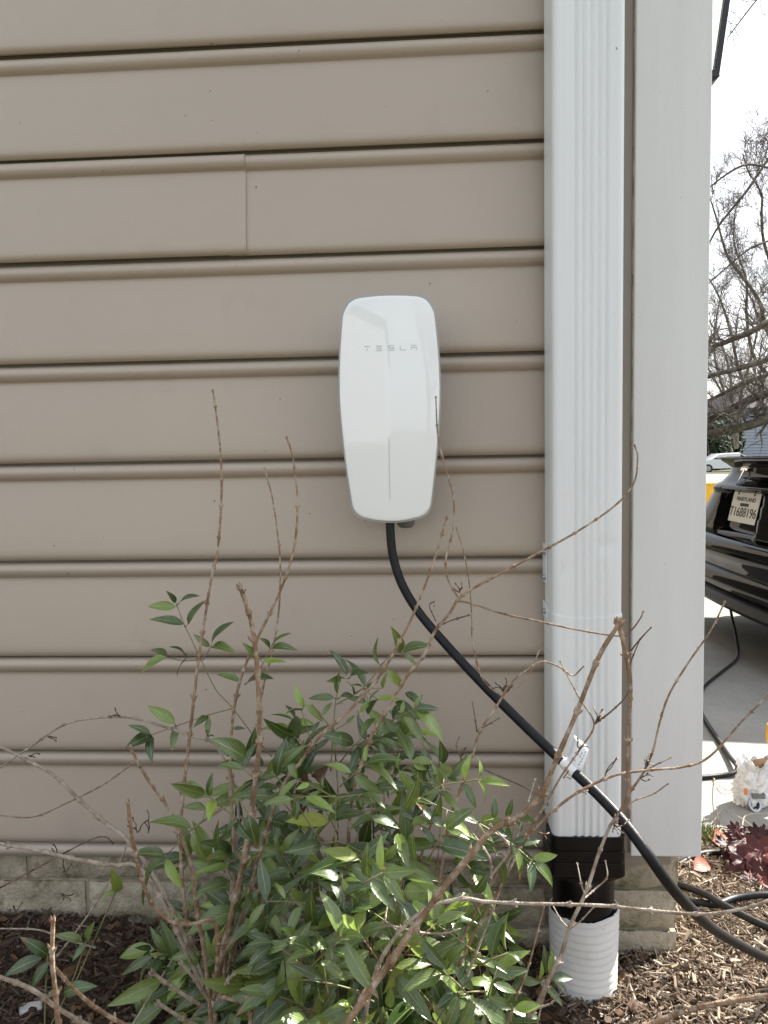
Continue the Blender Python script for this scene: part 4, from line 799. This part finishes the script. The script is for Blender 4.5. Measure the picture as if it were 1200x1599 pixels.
# plastic bag with a metal fitting
bp_ = G(1172, 1256, DR); bag = thing('plastic_bag', 'crumpled clear white plastic bag holding a metal fitting on the driveway', 'bag', bp_)
b = MB(); rg = []; sc_ = (bp_-CAM).dot(fw)/F
for i in range(60):
    t = i/59; z = .118*t; r0_ = .033*(1.05-.25*t+.28*math.sin(math.pi*min(1, t*1.1))) if t < .8 else .033*(.95+.5*(t-.8)); o = []
    for j in range(110):
        q = 2*math.pi*j/110; cr = .010*noise.noise((math.cos(q)*2.2, math.sin(q)*2.2, t*4.0))-.016*abs(noise.noise((math.cos(q)*3, math.sin(q)*3, t*5.0)))-.010*abs(noise.noise((math.cos(q)*7, math.sin(q)*7, t*11.0+3)))+.010
        lean = .020*t
        o.append((bp_.x+(r0_+cr)*math.cos(q)*1.05+lean, bp_.y+(r0_+cr)*math.sin(q)*.8, bp_.z+.003+z+(.022*noise.noise((math.cos(q)*2, math.sin(q)*2, 7))+.012*noise.noise((math.cos(q)*6, math.sin(q)*6, 9)))*t))
    rg.append(o)
b.loft(rg, cap=False); bo = b.build('bag_film', 'bag', bag, smooth=True, ang=None)
so_ = bo.modifiers.new('s', 'SOLIDIFY'); so_.thickness = .0004
tl = bp_+Vector((-.030, -.01, .098)); b = MB(); b.loft([[tl+Vector(p) for p in ((0, 0, 0), (.02, -.004, -.012), (.028, .004, .004))], [tl+Vector(p) for p in ((-.016, -.004, .020), (.004, -.010, .010), (.012, .002, .020))], [tl+Vector(p) for p in ((-.012, 0, .040), (-.006, -.006, .034), (-.004, .002, .038))]])
b.build('bag_corner', 'bag', bag, smooth=True, ang=30)
q = bp_+Vector((-.004, -.034, .016)); ax = Vector((.25, -.85, .45)).normalized(); b = MB()
e1 = ax.orthogonal().normalized(); e2 = ax.cross(e1)
def ring_at(c, r, n=24): return [c+(e1*math.cos(2*math.pi*i/n)+e2*math.sin(2*math.pi*i/n))*r for i in range(n)]
b.loft([ring_at(q-ax*.040, .014), ring_at(q-ax*.012, .014), ring_at(q-ax*.010, .019), ring_at(q+ax*.003, .019), ring_at(q+ax*.003, .0135), ring_at(q-ax*.02, .0125)]); b.build('metal_fitting', 'zinc', bag, smooth=True, ang=35)
b = MB(); b.loft([ring_at(q-ax*.004, .0126), ring_at(q-ax*.003, .001)]); b.build('fitting_bore', 'ink', bag)
MB().box((-.016, -.010, 0), (.016, .010, .012)).build('screw_box', 'charger_grey', bag).location = bp_+Vector((.005, -.030, .034))
c_ = bp_+Vector((.018, -.006, .118)); b = MB(); b.loft([[c_+Vector((.030*math.cos(a)*s, .014*math.sin(a)*s, zz+.008*math.cos(a))) for a in [k*math.pi/8 for k in range(16)]] for s, zz in ((1.0, .004), (.95, -.012), (.4, -.02))]); b.build('cardboard_piece', 'card', bag, smooth=True, ang=35)
o_ = bp_+Vector((-.028, -.036, .052)); bevel(MB().box((-.004, -.0008, -.009), (.004, .0008, .009)).build('orange_label', 'orange', bag), .0005).location = o_

# cordless drill standing on its battery
g0 = G(1242, 1250, DR); dl = thing('cordless_drill', 'yellow and black cordless drill standing on its battery at the driveway edge', 'drill', g0)
def dbox(name, a, c, material, bw=.004, rot=0):
    o = MB().box(a, c).build(name, material, dl); o.matrix_basis = Matrix.Translation(g0)@Matrix.Rotation(R(-25), 4, 'Z')@Matrix.Rotation(rot, 4, 'Y'); bevel(o, bw, 3); return o
dbox('battery', (-.045, -.038, 0), (.062, .038, .040), 'black_plastic'); dbox('battery_band', (-.0465, -.039, .018), (.050, .039, .026), 'dewy', .001); dbox('foot', (-.043, -.034, .041), (.050, .034, .056), 'dewy'); dbox('grip', (-.022, -.017, .055), (.018, .017, .150), 'black_plastic', .012, R(-6))
b = MB(); b.loft([[Vector((x, r*math.cos(2*math.pi*i/24), .178+r*1.1*math.sin(2*math.pi*i/24))) for i in range(24)] for x, r in ((-.075, .006), (-.072, .024), (-.060, .030), (-.02, .032), (.03, .031), (.045, .026))])
hs = b.build('motor_housing', 'dewy', dl, smooth=True, ang=45); hs.matrix_basis = Matrix.Translation(g0)@Matrix.Rotation(R(-25), 4, 'Z')
b = MB(); b.loft([[Vector((x, r*math.cos(2*math.pi*i/20), .178+r*math.sin(2*math.pi*i/20))) for i in range(20)] for x, r in ((.044, .024), (.07, .024), (.09, .017), (.098, .009))]); ck = b.build('chuck', 'black_plastic', dl, smooth=True, ang=35); ck.matrix_basis = hs.matrix_basis
b = MB()
for i in range(3):
    for k in (-1, 0, 1): b.tube([(-.0735-.0005, k*.009, .170+.009*i), (-.070, k*.009, .170+.009*i)], .0022, 8)
vt = b.build('vent', 'ink', dl); vt.matrix_basis = hs.matrix_basis

# ------------------------------------------------------------------ black car, its tail towards the garage
car = thing('parked_car', 'glossy black car parked with its rear and number plate towards the house', 'car', (3.6, 2.52, -.21))
YC = 2.52
LVL = [  # z, rear x, half width, front x, corner radius
 (.02, 1.62, 0.8, 5.95, .30), (.035, 1.50, 0.84, 6.02, .34), (.075, 1.445, 0.87, 6.08, .36), (.11, 1.452, 0.885, 6.12, .36), (.125, 1.475, 0.89, 6.13, .36), (.165, 1.462, 0.905, 6.15, .36), (.20, 1.472, 0.915, 6.16, .36), (.225, 1.495, 0.92, 6.17, .36), (.27, 1.475, 0.922, 6.17, .36),
 (.31, 1.448, 0.925, 6.17, .36), (.35, 1.448, 0.925, 6.15, .36), (.385, 1.475, 0.895, 6.12, .36), (.395, 1.525, 0.865, 6.10, .36), (.41, 1.518, 0.84, 6.08, .36), (.45, 1.525, 0.79, 6.05, .36), (.50, 1.536, 0.75, 6.0, .36), (.56, 1.550, 0.7, 5.92, .36), (.61, 1.560, 0.66, 5.8, .36), (.628, 1.548, 0.645, 5.75, .36), (.640, 1.552, 0.635, 5.7, .36), (.66, 1.585, 0.61, 5.62, .35), (.70, 1.618, 0.59, 5.4, .35), (.735, 1.625, 0.575, 5.2, .34), (.755, 1.600, 0.575, 5.05, .33), (.772, 1.572, 0.57, 4.95, .32), (.785, 1.566, 0.56, 4.9, .30), (.792, 1.60, 0.53, 4.8, .28), (.786, 1.75, 0.5, 4.7, .25)]
def plan(z, xr, hw_, xf, rc, n=90):
    o = []
    for i in range(n+1):                                   # rear edge from near side to far side
        u = -1+2*i/n; y = u*hw_; k = max(0, (abs(y)-(hw_-rc))/rc); x = xr+.05*u*u+rc*.62*(1-math.sqrt(max(0, 1-k*k)))
        if .405 < z < .624 and abs(y) < .235: x += .042*min(1, (.235-abs(y))/.02)*min(1, (z-.405)/.02, (.626-z)/.012)
        o.append((x, YC+y, z))
    for i in range(1, 12): o.append((xr+.67*rc+.05+(xf-rc-xr-.67*rc)*i/12, YC+hw_+.012*math.sin(math.pi*i/12), z))
    for i in range(13):
        u = 1-2*i/12; y = u*hw_; k = max(0, (abs(y)-(hw_-.5))/.5); o.append((xf-.10*u*u-.35*(1-math.sqrt(max(0, 1-k*k))), YC+y, z))
    for i in range(11, 0, -1): o.append((xr+.67*rc+.05+(xf-rc-xr-.67*rc)*i/12, YC-hw_-.012*math.sin(math.pi*i/12), z))
    return o
def densify(L, z0, z1, step):
    o = []
    for a, c in zip(L, L[1:]):
        o.append(a)
        n = max(1, int(abs(c[0]-a[0])/step)) if z0 <= a[0] <= z1 else 1
        for i in range(1, n): t = i/n; o.append(tuple(p+(q-p)*t for p, q in zip(a, c)))
    return o+[L[-1]]
LD = densify(LVL, .02, .80, .010)
low = [l for l in LD if l[0] <= .126]; hi = [l for l in LD if l[0] >= .124]
b = MB(); b.loft([plan(*l) for l in low]); b.build('lower_bumper', 'car_trim', car, smooth=True, ang=40)
b = MB(); b.loft([plan(*l) for l in hi]); b.build('body', 'car_black', car, smooth=True, ang=62)
def cabin(z, xr, hw_, xf): return [(xr+.08*u*u, YC+u*hw_, z) for u in [-1+i/8 for i in range(17)]]+[(xf-.12*u*u, YC+u*hw_, z) for u in [1-i/8 for i in range(17)]]
b = MB(); b.loft([cabin(.77, 2.05, .72, 4.9), cabin(.93, 2.35, .68, 4.55), cabin(1.08, 2.7, .64, 4.2), cabin(1.17, 2.95, .60, 3.95), cabin(1.215, 3.2, .54, 3.8)]); b.build('glasshouse', 'car_glass', car, smooth=True, ang=40)
for yy, sg in ((YC-.84, -1), (YC+.84, 1)):
    for xx in (2.45, 5.25):
        gz = drive_z(xx)+.335
        wh = MB().tube([(xx, yy-.11, gz), (xx, yy-.10, gz), (xx, yy+.10, gz), (xx, yy+.11, gz)], [.30, .335, .335, .30], 32).build('wheel', 'tyre', car, smooth=True, ang=40)
        rb = MB().tube([(xx, yy+sg*.112, gz), (xx, yy+sg*.118, gz)], [.235, .20], 24)
        rb.build('rim', 'rim', wh, smooth=True, ang=30)
        arch = MB(); arch.tube([(xx+.37*math.cos(R(a)), yy+sg*.085, gz+.37*math.sin(R(a))) for a in range(-10, 191, 10)], .025, 6); arch.build('wheel_arch', 'car_trim', car, smooth=True)
for sg in (1, -1):
    b = MB(); rows = []
    for z_, xo, hw_ in ((.46, 1.527, .782), (.50, 1.536, .75), (.55, 1.548, .708), (.585, 1.555, .68)):
        rows.append([(xo+.05*g*g+.36*.62*(1-math.sqrt(max(0, 1-max(0, (g*hw_-hw_+.36)/.36)**2)))-.004, YC+sg*g*hw_, z_) for g in (.80, .85, .89, .93, .96, .98)])
    b.loft(rows, cap=False, closed=False); tl_ = b.build('tail_light', 'tail_red', car, smooth=True); tl_.modifiers.new('s', 'SOLIDIFY').thickness = .006
# number plate in its recess
PC = Vector((1.5795, 2.522, .541)); px_, pz_ = Vector((0, -1, 0)), Vector((.035, 0, .158)).normalized(); pn = Vector((-pz_.z, 0, pz_.x))
MP = Matrix((px_, pz_, pn)).transposed().to_4x4(); MP.translation = PC
pl = MB().box((-.1525, -.078, -.003), (.1525, .078, .002)).build('number_plate', 'plate', car); pl.matrix_basis = MP; bevel(pl, .002)
def on_plate(txt, size, x, y, nm, sx=1.0, material='ink'):
    me = text_mesh(txt, size, nm); me.materials.append(MATS[material]); o = bpy.data.objects.new(nm, me); COL.objects.link(o); o.parent = pl
    o.matrix_basis = Matrix.Translation((x, y, .0028))@Matrix.Diagonal((sx, 1, 1, 1)); return o
on_plate('MARYLAND', .031, .006, .039, 'plate_heading', 1.3); on_plate('T1688196', .066, 0, -.028, 'plate_number', 1.12)
o = MB().box((-.048, .004, .0022), (.048, .020, .0030)).build('plate_strip', 'ink', pl); o.matrix_parent_inverse = Matrix()
for s in (-1, 1):
    o = MB().tube([(s*.09, .066, .002), (s*.09, .066, .005)], .006, 10).build('plate_bolt', 'ink', pl); o.matrix_parent_inverse = Matrix()
# chrome emblem on the boot lid: a winged T
EM = Matrix((Vector((0, -1, 0)), Vector((.42, 0, .9)).normalized(), Vector((-.9, 0, .42)).normalized())).transposed().to_4x4(); EM.translation = (1.600, 2.60, .702)
b = MB()
def flat(pts):
    n = len(pts); b.add([(x, y, 0) for x, y in pts]+[(x, y, .004) for x, y in pts], [tuple(reversed(range(n))), tuple(range(n, 2*n))]+[(i, (i+1) % n, n+(i+1) % n, n+i) for i in range(n)])
W_ = .046
for i in range(8):
    xa, xb = -W_+2*W_*i/8, -W_+2*W_*(i+1)/8; fz = lambda x: .040-.008*(x/W_)**2
    flat([(xa, fz(xa)), (xb, fz(xb)), (xb, fz(xb)+.006), (xa, fz(xa)+.006)])
flat([(-.044, .024), (-.026, .035), (0, .038), (0, .026), (-.012, .027), (-.020, .020)]); flat([(.044, .024), (.020, .020), (.012, .027), (0, .026), (0, .038), (.026, .035)]); flat([(-.010, .030), (0, -.050), (.010, .030)])
em = b.build('emblem', 'chrome', car); em.matrix_basis = EM
# spoiler edge trim
b = MB(); b.tube([(1.563+.05*(u/.57)**2+.30*.62*(1-math.sqrt(max(0, 1-max(0, (abs(u)-.27)/.30)**2))), YC+u, .786) for u in [-.54+.04*i for i in range(28)]], .0045, 6); b.build('spoiler_lip', 'car_black', car, smooth=True)

# ------------------------------------------------------------------ wall lantern round the corner
lt_y = .30; zb_ = P(1119, 126, .26).z; hb_ = .036; zt_ = zb_+.30
xb_ = P(1119, 122, .26).x; xt_ = P(1137, 0, .245).x; ht_ = hb_+(xt_-xb_)/(P(1137, 0, .245).z-zb_)*.30; lt_c = Vector((xb_-hb_, lt_y, 0))
lan = thing('wall_lantern', 'black framed glass wall lantern jutting out past the white corner board', 'lantern', (.43, lt_y, zb_+.2))
cs = [(-1, -1), (1, -1), (1, 1), (-1, 1)]
for i, (sx, sy) in enumerate(cs):
    MB().tube([lt_c+Vector((sx*hb_, sy*hb_, zb_+.012)), lt_c+Vector((sx*ht_, sy*ht_, zt_))], .0075, 4).build('frame_bar', 'lamp_black', lan)
    n_ = cs[(i+1) % 4]; a, c, d_, e = [lt_c+Vector((p[0]*(h_-.004), p[1]*(h_-.004), z_)) for p, h_, z_ in ((cs[i], hb_, zb_+.02), (n_, hb_, zb_+.02), (n_, ht_, zt_-.01), (cs[i], ht_, zt_-.01))]
    gl = MB().add([a, c, d_, e], [(0, 1, 2, 3)]).build('glass_pane', 'clear_glass', lan); gl.modifiers.new('s', 'SOLIDIFY').thickness = .002
    MB().tube([lt_c+Vector((sx*hb_, sy*hb_, zb_+.014)), lt_c+Vector((n_[0]*hb_, n_[1]*hb_, zb_+.014))], .0075, 4).build('frame_bar', 'lamp_black', lan)
b = MB(); b.loft([[lt_c+Vector((sx*h_, sy*h_, z_)) for sx, sy in cs] for h_, z_ in ((ht_+.015, zt_), (ht_+.018, zt_+.012), (.04, zt_+.07), (.012, zt_+.10))]); b.build('cap', 'lamp_black', lan)
b = MB(); b.loft([[lt_c+Vector((sx*h_, sy*h_, z_)) for sx, sy in cs] for h_, z_ in ((.026, zb_-.004), (.032, zb_+.002), (.042, zb_+.008), (.040, zb_+.014))]); b.build('base', 'lamp_black', lan)
MB().tube(smooth_path([Vector((.43, lt_y, zt_+.06)), Vector((.46, lt_y, zt_+.13)), Vector((.52, lt_y, zt_+.14)), lt_c+Vector((0, 0, zt_+.09))], 5), .009, 8).build('arm', 'lamp_black', lan, smooth=True)
bevel(MB().box((.4255, lt_y-.05, zb_+.10), (.440, lt_y+.05, zt_+.10)).build('back_plate', 'lamp_black', lan), .004)

# ------------------------------------------------------------------ far things
def prism(name, x0, x1, y0, y1, z0, z1, material, parent): return MB().box((x0, y0, z0), (x1, y1, z1)).build(name, material, parent)
# yellow tote beyond the driveway
g = G(1103, 788, lambda x, y: -.36); tote = thing('storage_tote', 'yellow plastic storage tote standing on the far pale paving', 'tote', g)
b = MB(); b.loft([[g+Vector((sx*h_, sy*h_*.7, z_)) for sx, sy in cs] for h_, z_ in ((.20, 0), (.24, .45), (.26, .45), (.26, .47), (.22, .47), (.20, .05))]); b.build('tub', 'yellow', tote)
b = MB(); b.loft([[g+Vector((sx*h_, sy*h_*.7, z_)) for sx, sy in cs] for h_, z_ in ((.27, .472), (.27, .50), (.24, .51))]); b.build('lid', 'yellow', tote); 
b = MB(); b.box(tuple(g+Vector((-.275, -.05, .40))), tuple(g+Vector((-.245, .05, .42)))); b.build('handle', 'lamp_black', tote)
sheet('far_paving', 3.0, 16, g.y-2.2, g.y+1.2, 2, 2, lambda x, y: g.z+.002, 'walk')
# white car on the street
wc_p = P(1128, 737, 56.0); wc = thing('street_car', 'white car parked on the street beyond the black car', 'car', (wc_p.x, 56, -.62))
def side(pts, hw_): return None
prof = [(-2.2, .30), (-2.25, .62), (-2.05, .85), (-1.2, .98), (-.55, 1.42), (.9, 1.48), (1.75, 1.05), (2.2, .95), (2.25, .35)]
b = MB(); cx_ = wc_p.x
b.loft([[(cx_+x*(1 if abs(k) < .8 else .985), 56+k, -.62+z*(1 if abs(k) < .8 or z < 1 else .97)) for x, z in prof] for k in (-.9, -.75, .75, .9)]); b.build('body', 'car_white', wc, smooth=True, ang=30)
for x0, x1 in ((-1.05, -.1), (.0, .85), (.95, 1.55)):
    b = MB(); b.add([(cx_+x0, 56-.905, -.62+1.0), (cx_+x1, 56-.905, -.62+1.0), (cx_+min(x1, .95), 56-.89, -.62+1.38), (cx_+max(x0, -.5), 56-.89, -.62+1.38)], [(0, 1, 2, 3)]); b.build('window', 'pane', wc).modifiers.new('s', 'SOLIDIFY').thickness = .02
for x0 in (-1.4, 1.45):
    for yy in (55.12, 56.88):
        w_ = MB().tube([(cx_+x0, yy-.1, -.30), (cx_+x0, yy+.1, -.30)], .33, 18).build('wheel', 'tyre', wc, smooth=True); MB().tube([(cx_+x0, yy-.11, -.30), (cx_+x0, yy-.105, -.30)], .2, 14).build('rim', 'rim', w_)
# blue-grey house
hx = P(1148, 690, 72).x
bh = thing('far_house', 'blue-grey sided house with dark roof seen through the bare branches', 'house', (hx+8, 77, -.5))
prism('wall', hx, hx+16, 72, 84, -.6, 5.2, 'house_blue', bh)
for i in range(19): b = MB(); b.add([(hx-.02, 71.99, -.4+i*.29+.285), (hx+16, 71.99, -.4+i*.29+.285), (hx+16, 71.93, -.4+i*.29), (hx-.02, 71.93, -.4+i*.29), (hx+16, 71.99, -.4+i*.29), (hx-.02, 71.99, -.4+i*.29)], [(0, 1, 2, 3), (3, 2, 4, 5)]); b.build('siding_board', 'house_blue', bh, fix=False)
b = MB(); b.add([(hx-.7, 71.2, 5.1), (hx+16.7, 71.2, 5.1), (hx+16.7, 84.8, 5.1), (hx-.7, 84.8, 5.1), (hx+3.5, 78, 8.6), (hx+12.5, 78, 8.6)], [(0, 1, 5, 4), (1, 2, 5), (2, 3, 4, 5), (3, 0, 4), (3, 2, 1, 0)]); b.build('roof', 'roof_dark', bh)
for x in (3.4, 8.0): w_ = prism('window', hx+x, hx+x+1.5, 71.84, 71.92, 1.2, 3.4, 'house_white', bh); prism('pane', hx+x+.12, hx+x+1.38, 71.81, 71.835, 1.32, 3.28, 'pane', w_)
# evergreen shrub clump on the far side
def clump(name, label, c, rx, rz, n, size, seed):
    rr = random.Random(seed); t = thing(name, label, 'bush', (c[0], c[1], c[2])); b = MB()
    for i in range(n):
        d = Vector((rr.gauss(0, 1), rr.gauss(0, 1), rr.gauss(0, 1))).normalized(); k = rr.random()**.4
        p = Vector((c[0]+d.x*rx*k, c[1]+d.y*rx*k, c[2]+rz+d.z*rz*k*(1+.25*noise.noise(d*2.5)))); s = size*rr.uniform(.5, 1.3); u = Vector((rr.gauss(0, 1), rr.gauss(0, 1), rr.gauss(0, 1))).normalized(); w2 = u.orthogonal().normalized()
        b.add([p-u*s, p+w2*s*.4, p+u*s, p-w2*s*.4], [(0, 1, 2, 3)], rr.random())
    b.build('crown', 'evergreen', t, fix=False, kind='stuff'); MB().tube([(c[0], c[1], c[2]), (c[0], c[1], c[2]+rz)], [.12, .05], 7).build('trunk', 'tree_bark', t); return t
q = P(1108, 735, 62); clump('evergreen_bush', 'dark evergreen bush behind the white street car', (q.x, 62, -.6), 1.9, 2.2, 5200, .24, 1)
q = P(1133, 735, 65); clump('evergreen_bush', 'taller dark evergreen beside the blue-grey house', (q.x, 65, -.6), 1.5, 2.5, 4800, .24, 2)

def grow(b, p, d, L, r, lvl, rr, tw, up_=.15, wob=.22):
    n = 5 if lvl else 4; pts = [p]; rad = [r]; q = p
    for i in range(n):
        d = (d+Vector((rr.gauss(0, wob), rr.gauss(0, wob), rr.gauss(up_*.4, wob)))).normalized(); q = q+d*L/n; pts.append(q); rad.append(r*(1-.55*(i+1)/n))
    (b if lvl >= 2 else tw).tube(pts, rad, 6 if lvl >= 3 else 4 if lvl == 2 else 3, cap=False)
    if lvl <= 0: return
    for i in range(1, n+1):
        for _ in range(2 if lvl > 1 else rr.choice((2, 2, 3))):
            if rr.random() < .15: continue
            ax_ = Matrix.Rotation(rr.uniform(0, 6.28), 3, d)@d.orthogonal().normalized(); dd = (d*.75+ax_*.75+Vector((0, 0, up_))).normalized()
            grow(b, pts[i], dd, L*rr.uniform(.42, .66), max(rad[i]*.55, .0055), lvl-1, rr, tw, up_, wob)
def limb_tree(name, label, base, limbs, seed, tr=.25):
    rr = random.Random(seed); t = thing(name, label, 'tree', base, group='bare trees beyond the driveway'); tw = MB()
    for L in limbs:
        (pts, Y, r0, r1, lv) = L; P3 = [P(x, y, Y) if len((x, y)) == 2 else None for x, y in pts]
        for i, p in enumerate(P3): P3[i] = p+Vector((0, .25*math.sin(i*1.7), 0))
        sp = smooth_path(P3, 5); m_ = len(sp); dep = (sp[0]-CAM).dot(fw); b = MB()
        b.tube(sp, [(r0+(r1-r0)*i/(m_-1))*dep/F*(1+.08*rr.uniform(-1, 1)) for i in range(m_)], 9)
        for i in range(2, m_, 2 if lv > 1 else 1):
            d = (sp[i]-sp[i-1]).normalized(); ax_ = Matrix.Rotation(rr.uniform(0, 6.28), 3, d)@d.orthogonal().normalized()
            grow(b, sp[i], (d*.5+ax_*.7+Vector((0, 0, .35))).normalized(), 60*dep/F*rr.uniform(.5, 1.2), max(.006, r1*.5*dep/F), lv, rr, tw)
        b.build('limb', 'tree_bark', t, smooth=True, ang=50, fix=False)
    b = MB(); b.tube([base, base+Vector((.05, 0, 1.2)), base+Vector((0, .1, 2.6)), base+Vector((-.1, .1, 5))], [tr*1.3, tr, tr*.9, tr*.6], 12); b.build('trunk', 'tree_bark', t, smooth=True)
    tw.build('twigs', 'tree_twig', t, fix=False, kind='stuff'); return t
q = P(1330, 735, 11.0); limb_tree('bare_tree', 'bare tree whose thick low limbs reach in from the right edge', Vector((q.x, 11, -.45)), [
  ([(1330, 600), (1260, 632), (1200, 652), (1150, 668), (1105, 678), (1070, 690)], 11, 9, 5.5, 1), ([(1330, 560), (1250, 596), (1200, 612), (1168, 622), (1132, 646), (1105, 658), (1070, 668)], 11.2, 8, 4.5, 1),
  ([(1330, 470), (1260, 482), (1200, 503), (1165, 521), (1139, 532), (1113, 542), (1080, 560)], 11.4, 6, 3.4, 1), ([(1330, 520), (1260, 540), (1200, 560), (1155, 575), (1106, 588), (1080, 600)], 10.6, 5.5, 3, 1), ([(1330, 540), (1260, 560), (1200, 584), (1155, 600), (1106, 627)], 11.6, 4.5, 2.5, 1),
  ([(1330, 120), (1260, 170), (1200, 246), (1158, 304), (1129, 347), (1111, 387), (1100, 420)], 10.5, 2.6, 1.2, 0), ([(1330, 300), (1260, 262), (1200, 265), (1149, 268), (1113, 288), (1095, 305)], 10.8, 2.4, 1.0, 0), ([(1330, 330), (1260, 345), (1197, 378), (1155, 399), (1110, 441)], 11, 2.4, 1.0, 0),
  ([(1330, -90), (1250, -30), (1200, -4), (1176, 10), (1158, 30), (1146, 46)], 9.5, 1.8, .8, 0)], 3)
q = P(1215, 735, 20); limb_tree('bare_tree', 'slender bare tree with upright branches behind the low limbs', Vector((q.x, 20, -.45)), [
  ([(1218, 560), (1200, 500), (1188, 480), (1168, 454), (1155, 421), (1139, 392), (1116, 347), (1105, 310)], 20, 4, 1, 2), ([(1215, 440), (1200, 376), (1188, 337), (1183, 307), (1172, 265), (1165, 235)], 20.5, 2.8, .9, 2), ([(1220, 600), (1186, 560), (1165, 500), (1160, 440), (1150, 380), (1152, 330)], 21, 3, .9, 2), ([(1200, 640), (1165, 590), (1140, 520), (1120, 470), (1108, 430)], 21.5, 3, 1, 2), ([(1225, 420), (1215, 330), (1200, 280), (1195, 235), (1198, 210)], 20, 2.6, .8, 2)], 8, .14)
q = P(1150, 735, 30); limb_tree('bare_tree', 'distant bare tree with fine twigs low behind the other branches', Vector((q.x, 36, -.45)), [
  ([(1150, 700), (1148, 640), (1140, 590), (1125, 540), (1110, 500)], 36, 3, 1, 2), ([(1150, 690), (1160, 620), (1172, 560), (1180, 510), (1178, 470)], 36, 3, 1, 2), ([(1150, 650), (1130, 610), (1112, 590), (1095, 575)], 35, 2, .8, 2), ([(1155, 640), (1185, 610), (1205, 570), (1215, 520)], 36.5, 2.4, .8, 2), ([(1140, 640), (1120, 560), (1118, 500), (1126, 450)], 37, 2.2, .8, 2)], 15, .16)

# ------------------------------------------------------------------ the neighbour's house behind the camera, mirrored in the charger's glass
nh = thing('neighbour_house', 'white sided gable house mirrored in the upper left of the charger glass', 'house', (-5, -13, -.1))
NX, NY = -1.6, -19.0; NB, NE, NR, NW = .2, 7.6, 9.2, 14
b = MB(); b.add([(NX-NW, NY, NB-1), (NX, NY, NB-1), (NX, NY, NE), (NX-NW/2, NY, NR), (NX-NW, NY, NE)]+[(x, NY-12, z) for x, z in ((NX-NW, NB-1), (NX, NB-1), (NX, NE), (NX-NW/2, NR), (NX-NW, NE))], [(0, 1, 2, 3, 4), (9, 8, 7, 6, 5), (1, 6, 7, 2), (0, 4, 9, 5)]); b.build('wall', 'house_pale', nh)
for i in range(24):
    z = NB+i*.35; t = max(0, (z+.35-NE)/(NR-NE)); x1, x0 = NX-t*NW/2, NX-NW+t*NW/2
    if t >= .98: break
    b = MB(); b.add([(x0, NY+.004, z+.345), (x1, NY+.004, z+.345), (x1, NY+.06, z), (x0, NY+.06, z), (x1, NY+.004, z), (x0, NY+.004, z)], [(0, 1, 2, 3), (3, 2, 4, 5)]); b.build('siding_board', 'house_pale', nh, fix=False)
prism('corner_board', NX-.25, NX+.04, NY+.062, NY+.10, NB-.5, NE-.05, 'house_pale', nh)
b = MB(); b.add([(NX+.5, NY+.4, NE-.1), (NX-NW/2, NY+.4, NR+.15), (NX-NW/2, NY-12.4, NR+.15), (NX+.5, NY-12.4, NE-.1), (NX-NW-.5, NY+.4, NE-.1), (NX-NW-.5, NY-12.4, NE-.1)], [(0, 1, 2, 3), (1, 4, 5, 2)]); b.build('roof', 'roof_dark', nh).modifiers.new('s', 'SOLIDIFY').thickness = .14
rr = random.Random(4); tb = thing('garden_tree', 'bare garden tree mirrored in the lower half of the charger glass', 'tree', (2.2, -7.5, -.1)); b, tw = MB(), MB(); b.tube([(2.2, -7.5, -.2), (2.25, -7.4, 1.6)], [.14, .10], 9)
for k in range(4): grow(b, Vector((2.25, -7.4, 1.5)), Vector((math.cos(k*1.6), math.sin(k*1.6), 1.2)).normalized(), 2.4, .06, 2, rr, tw)
b.build('trunk', 'tree_bark', tb, smooth=True, fix=False); tw.build('twigs', 'tree_twig', tb, fix=False, kind='stuff')
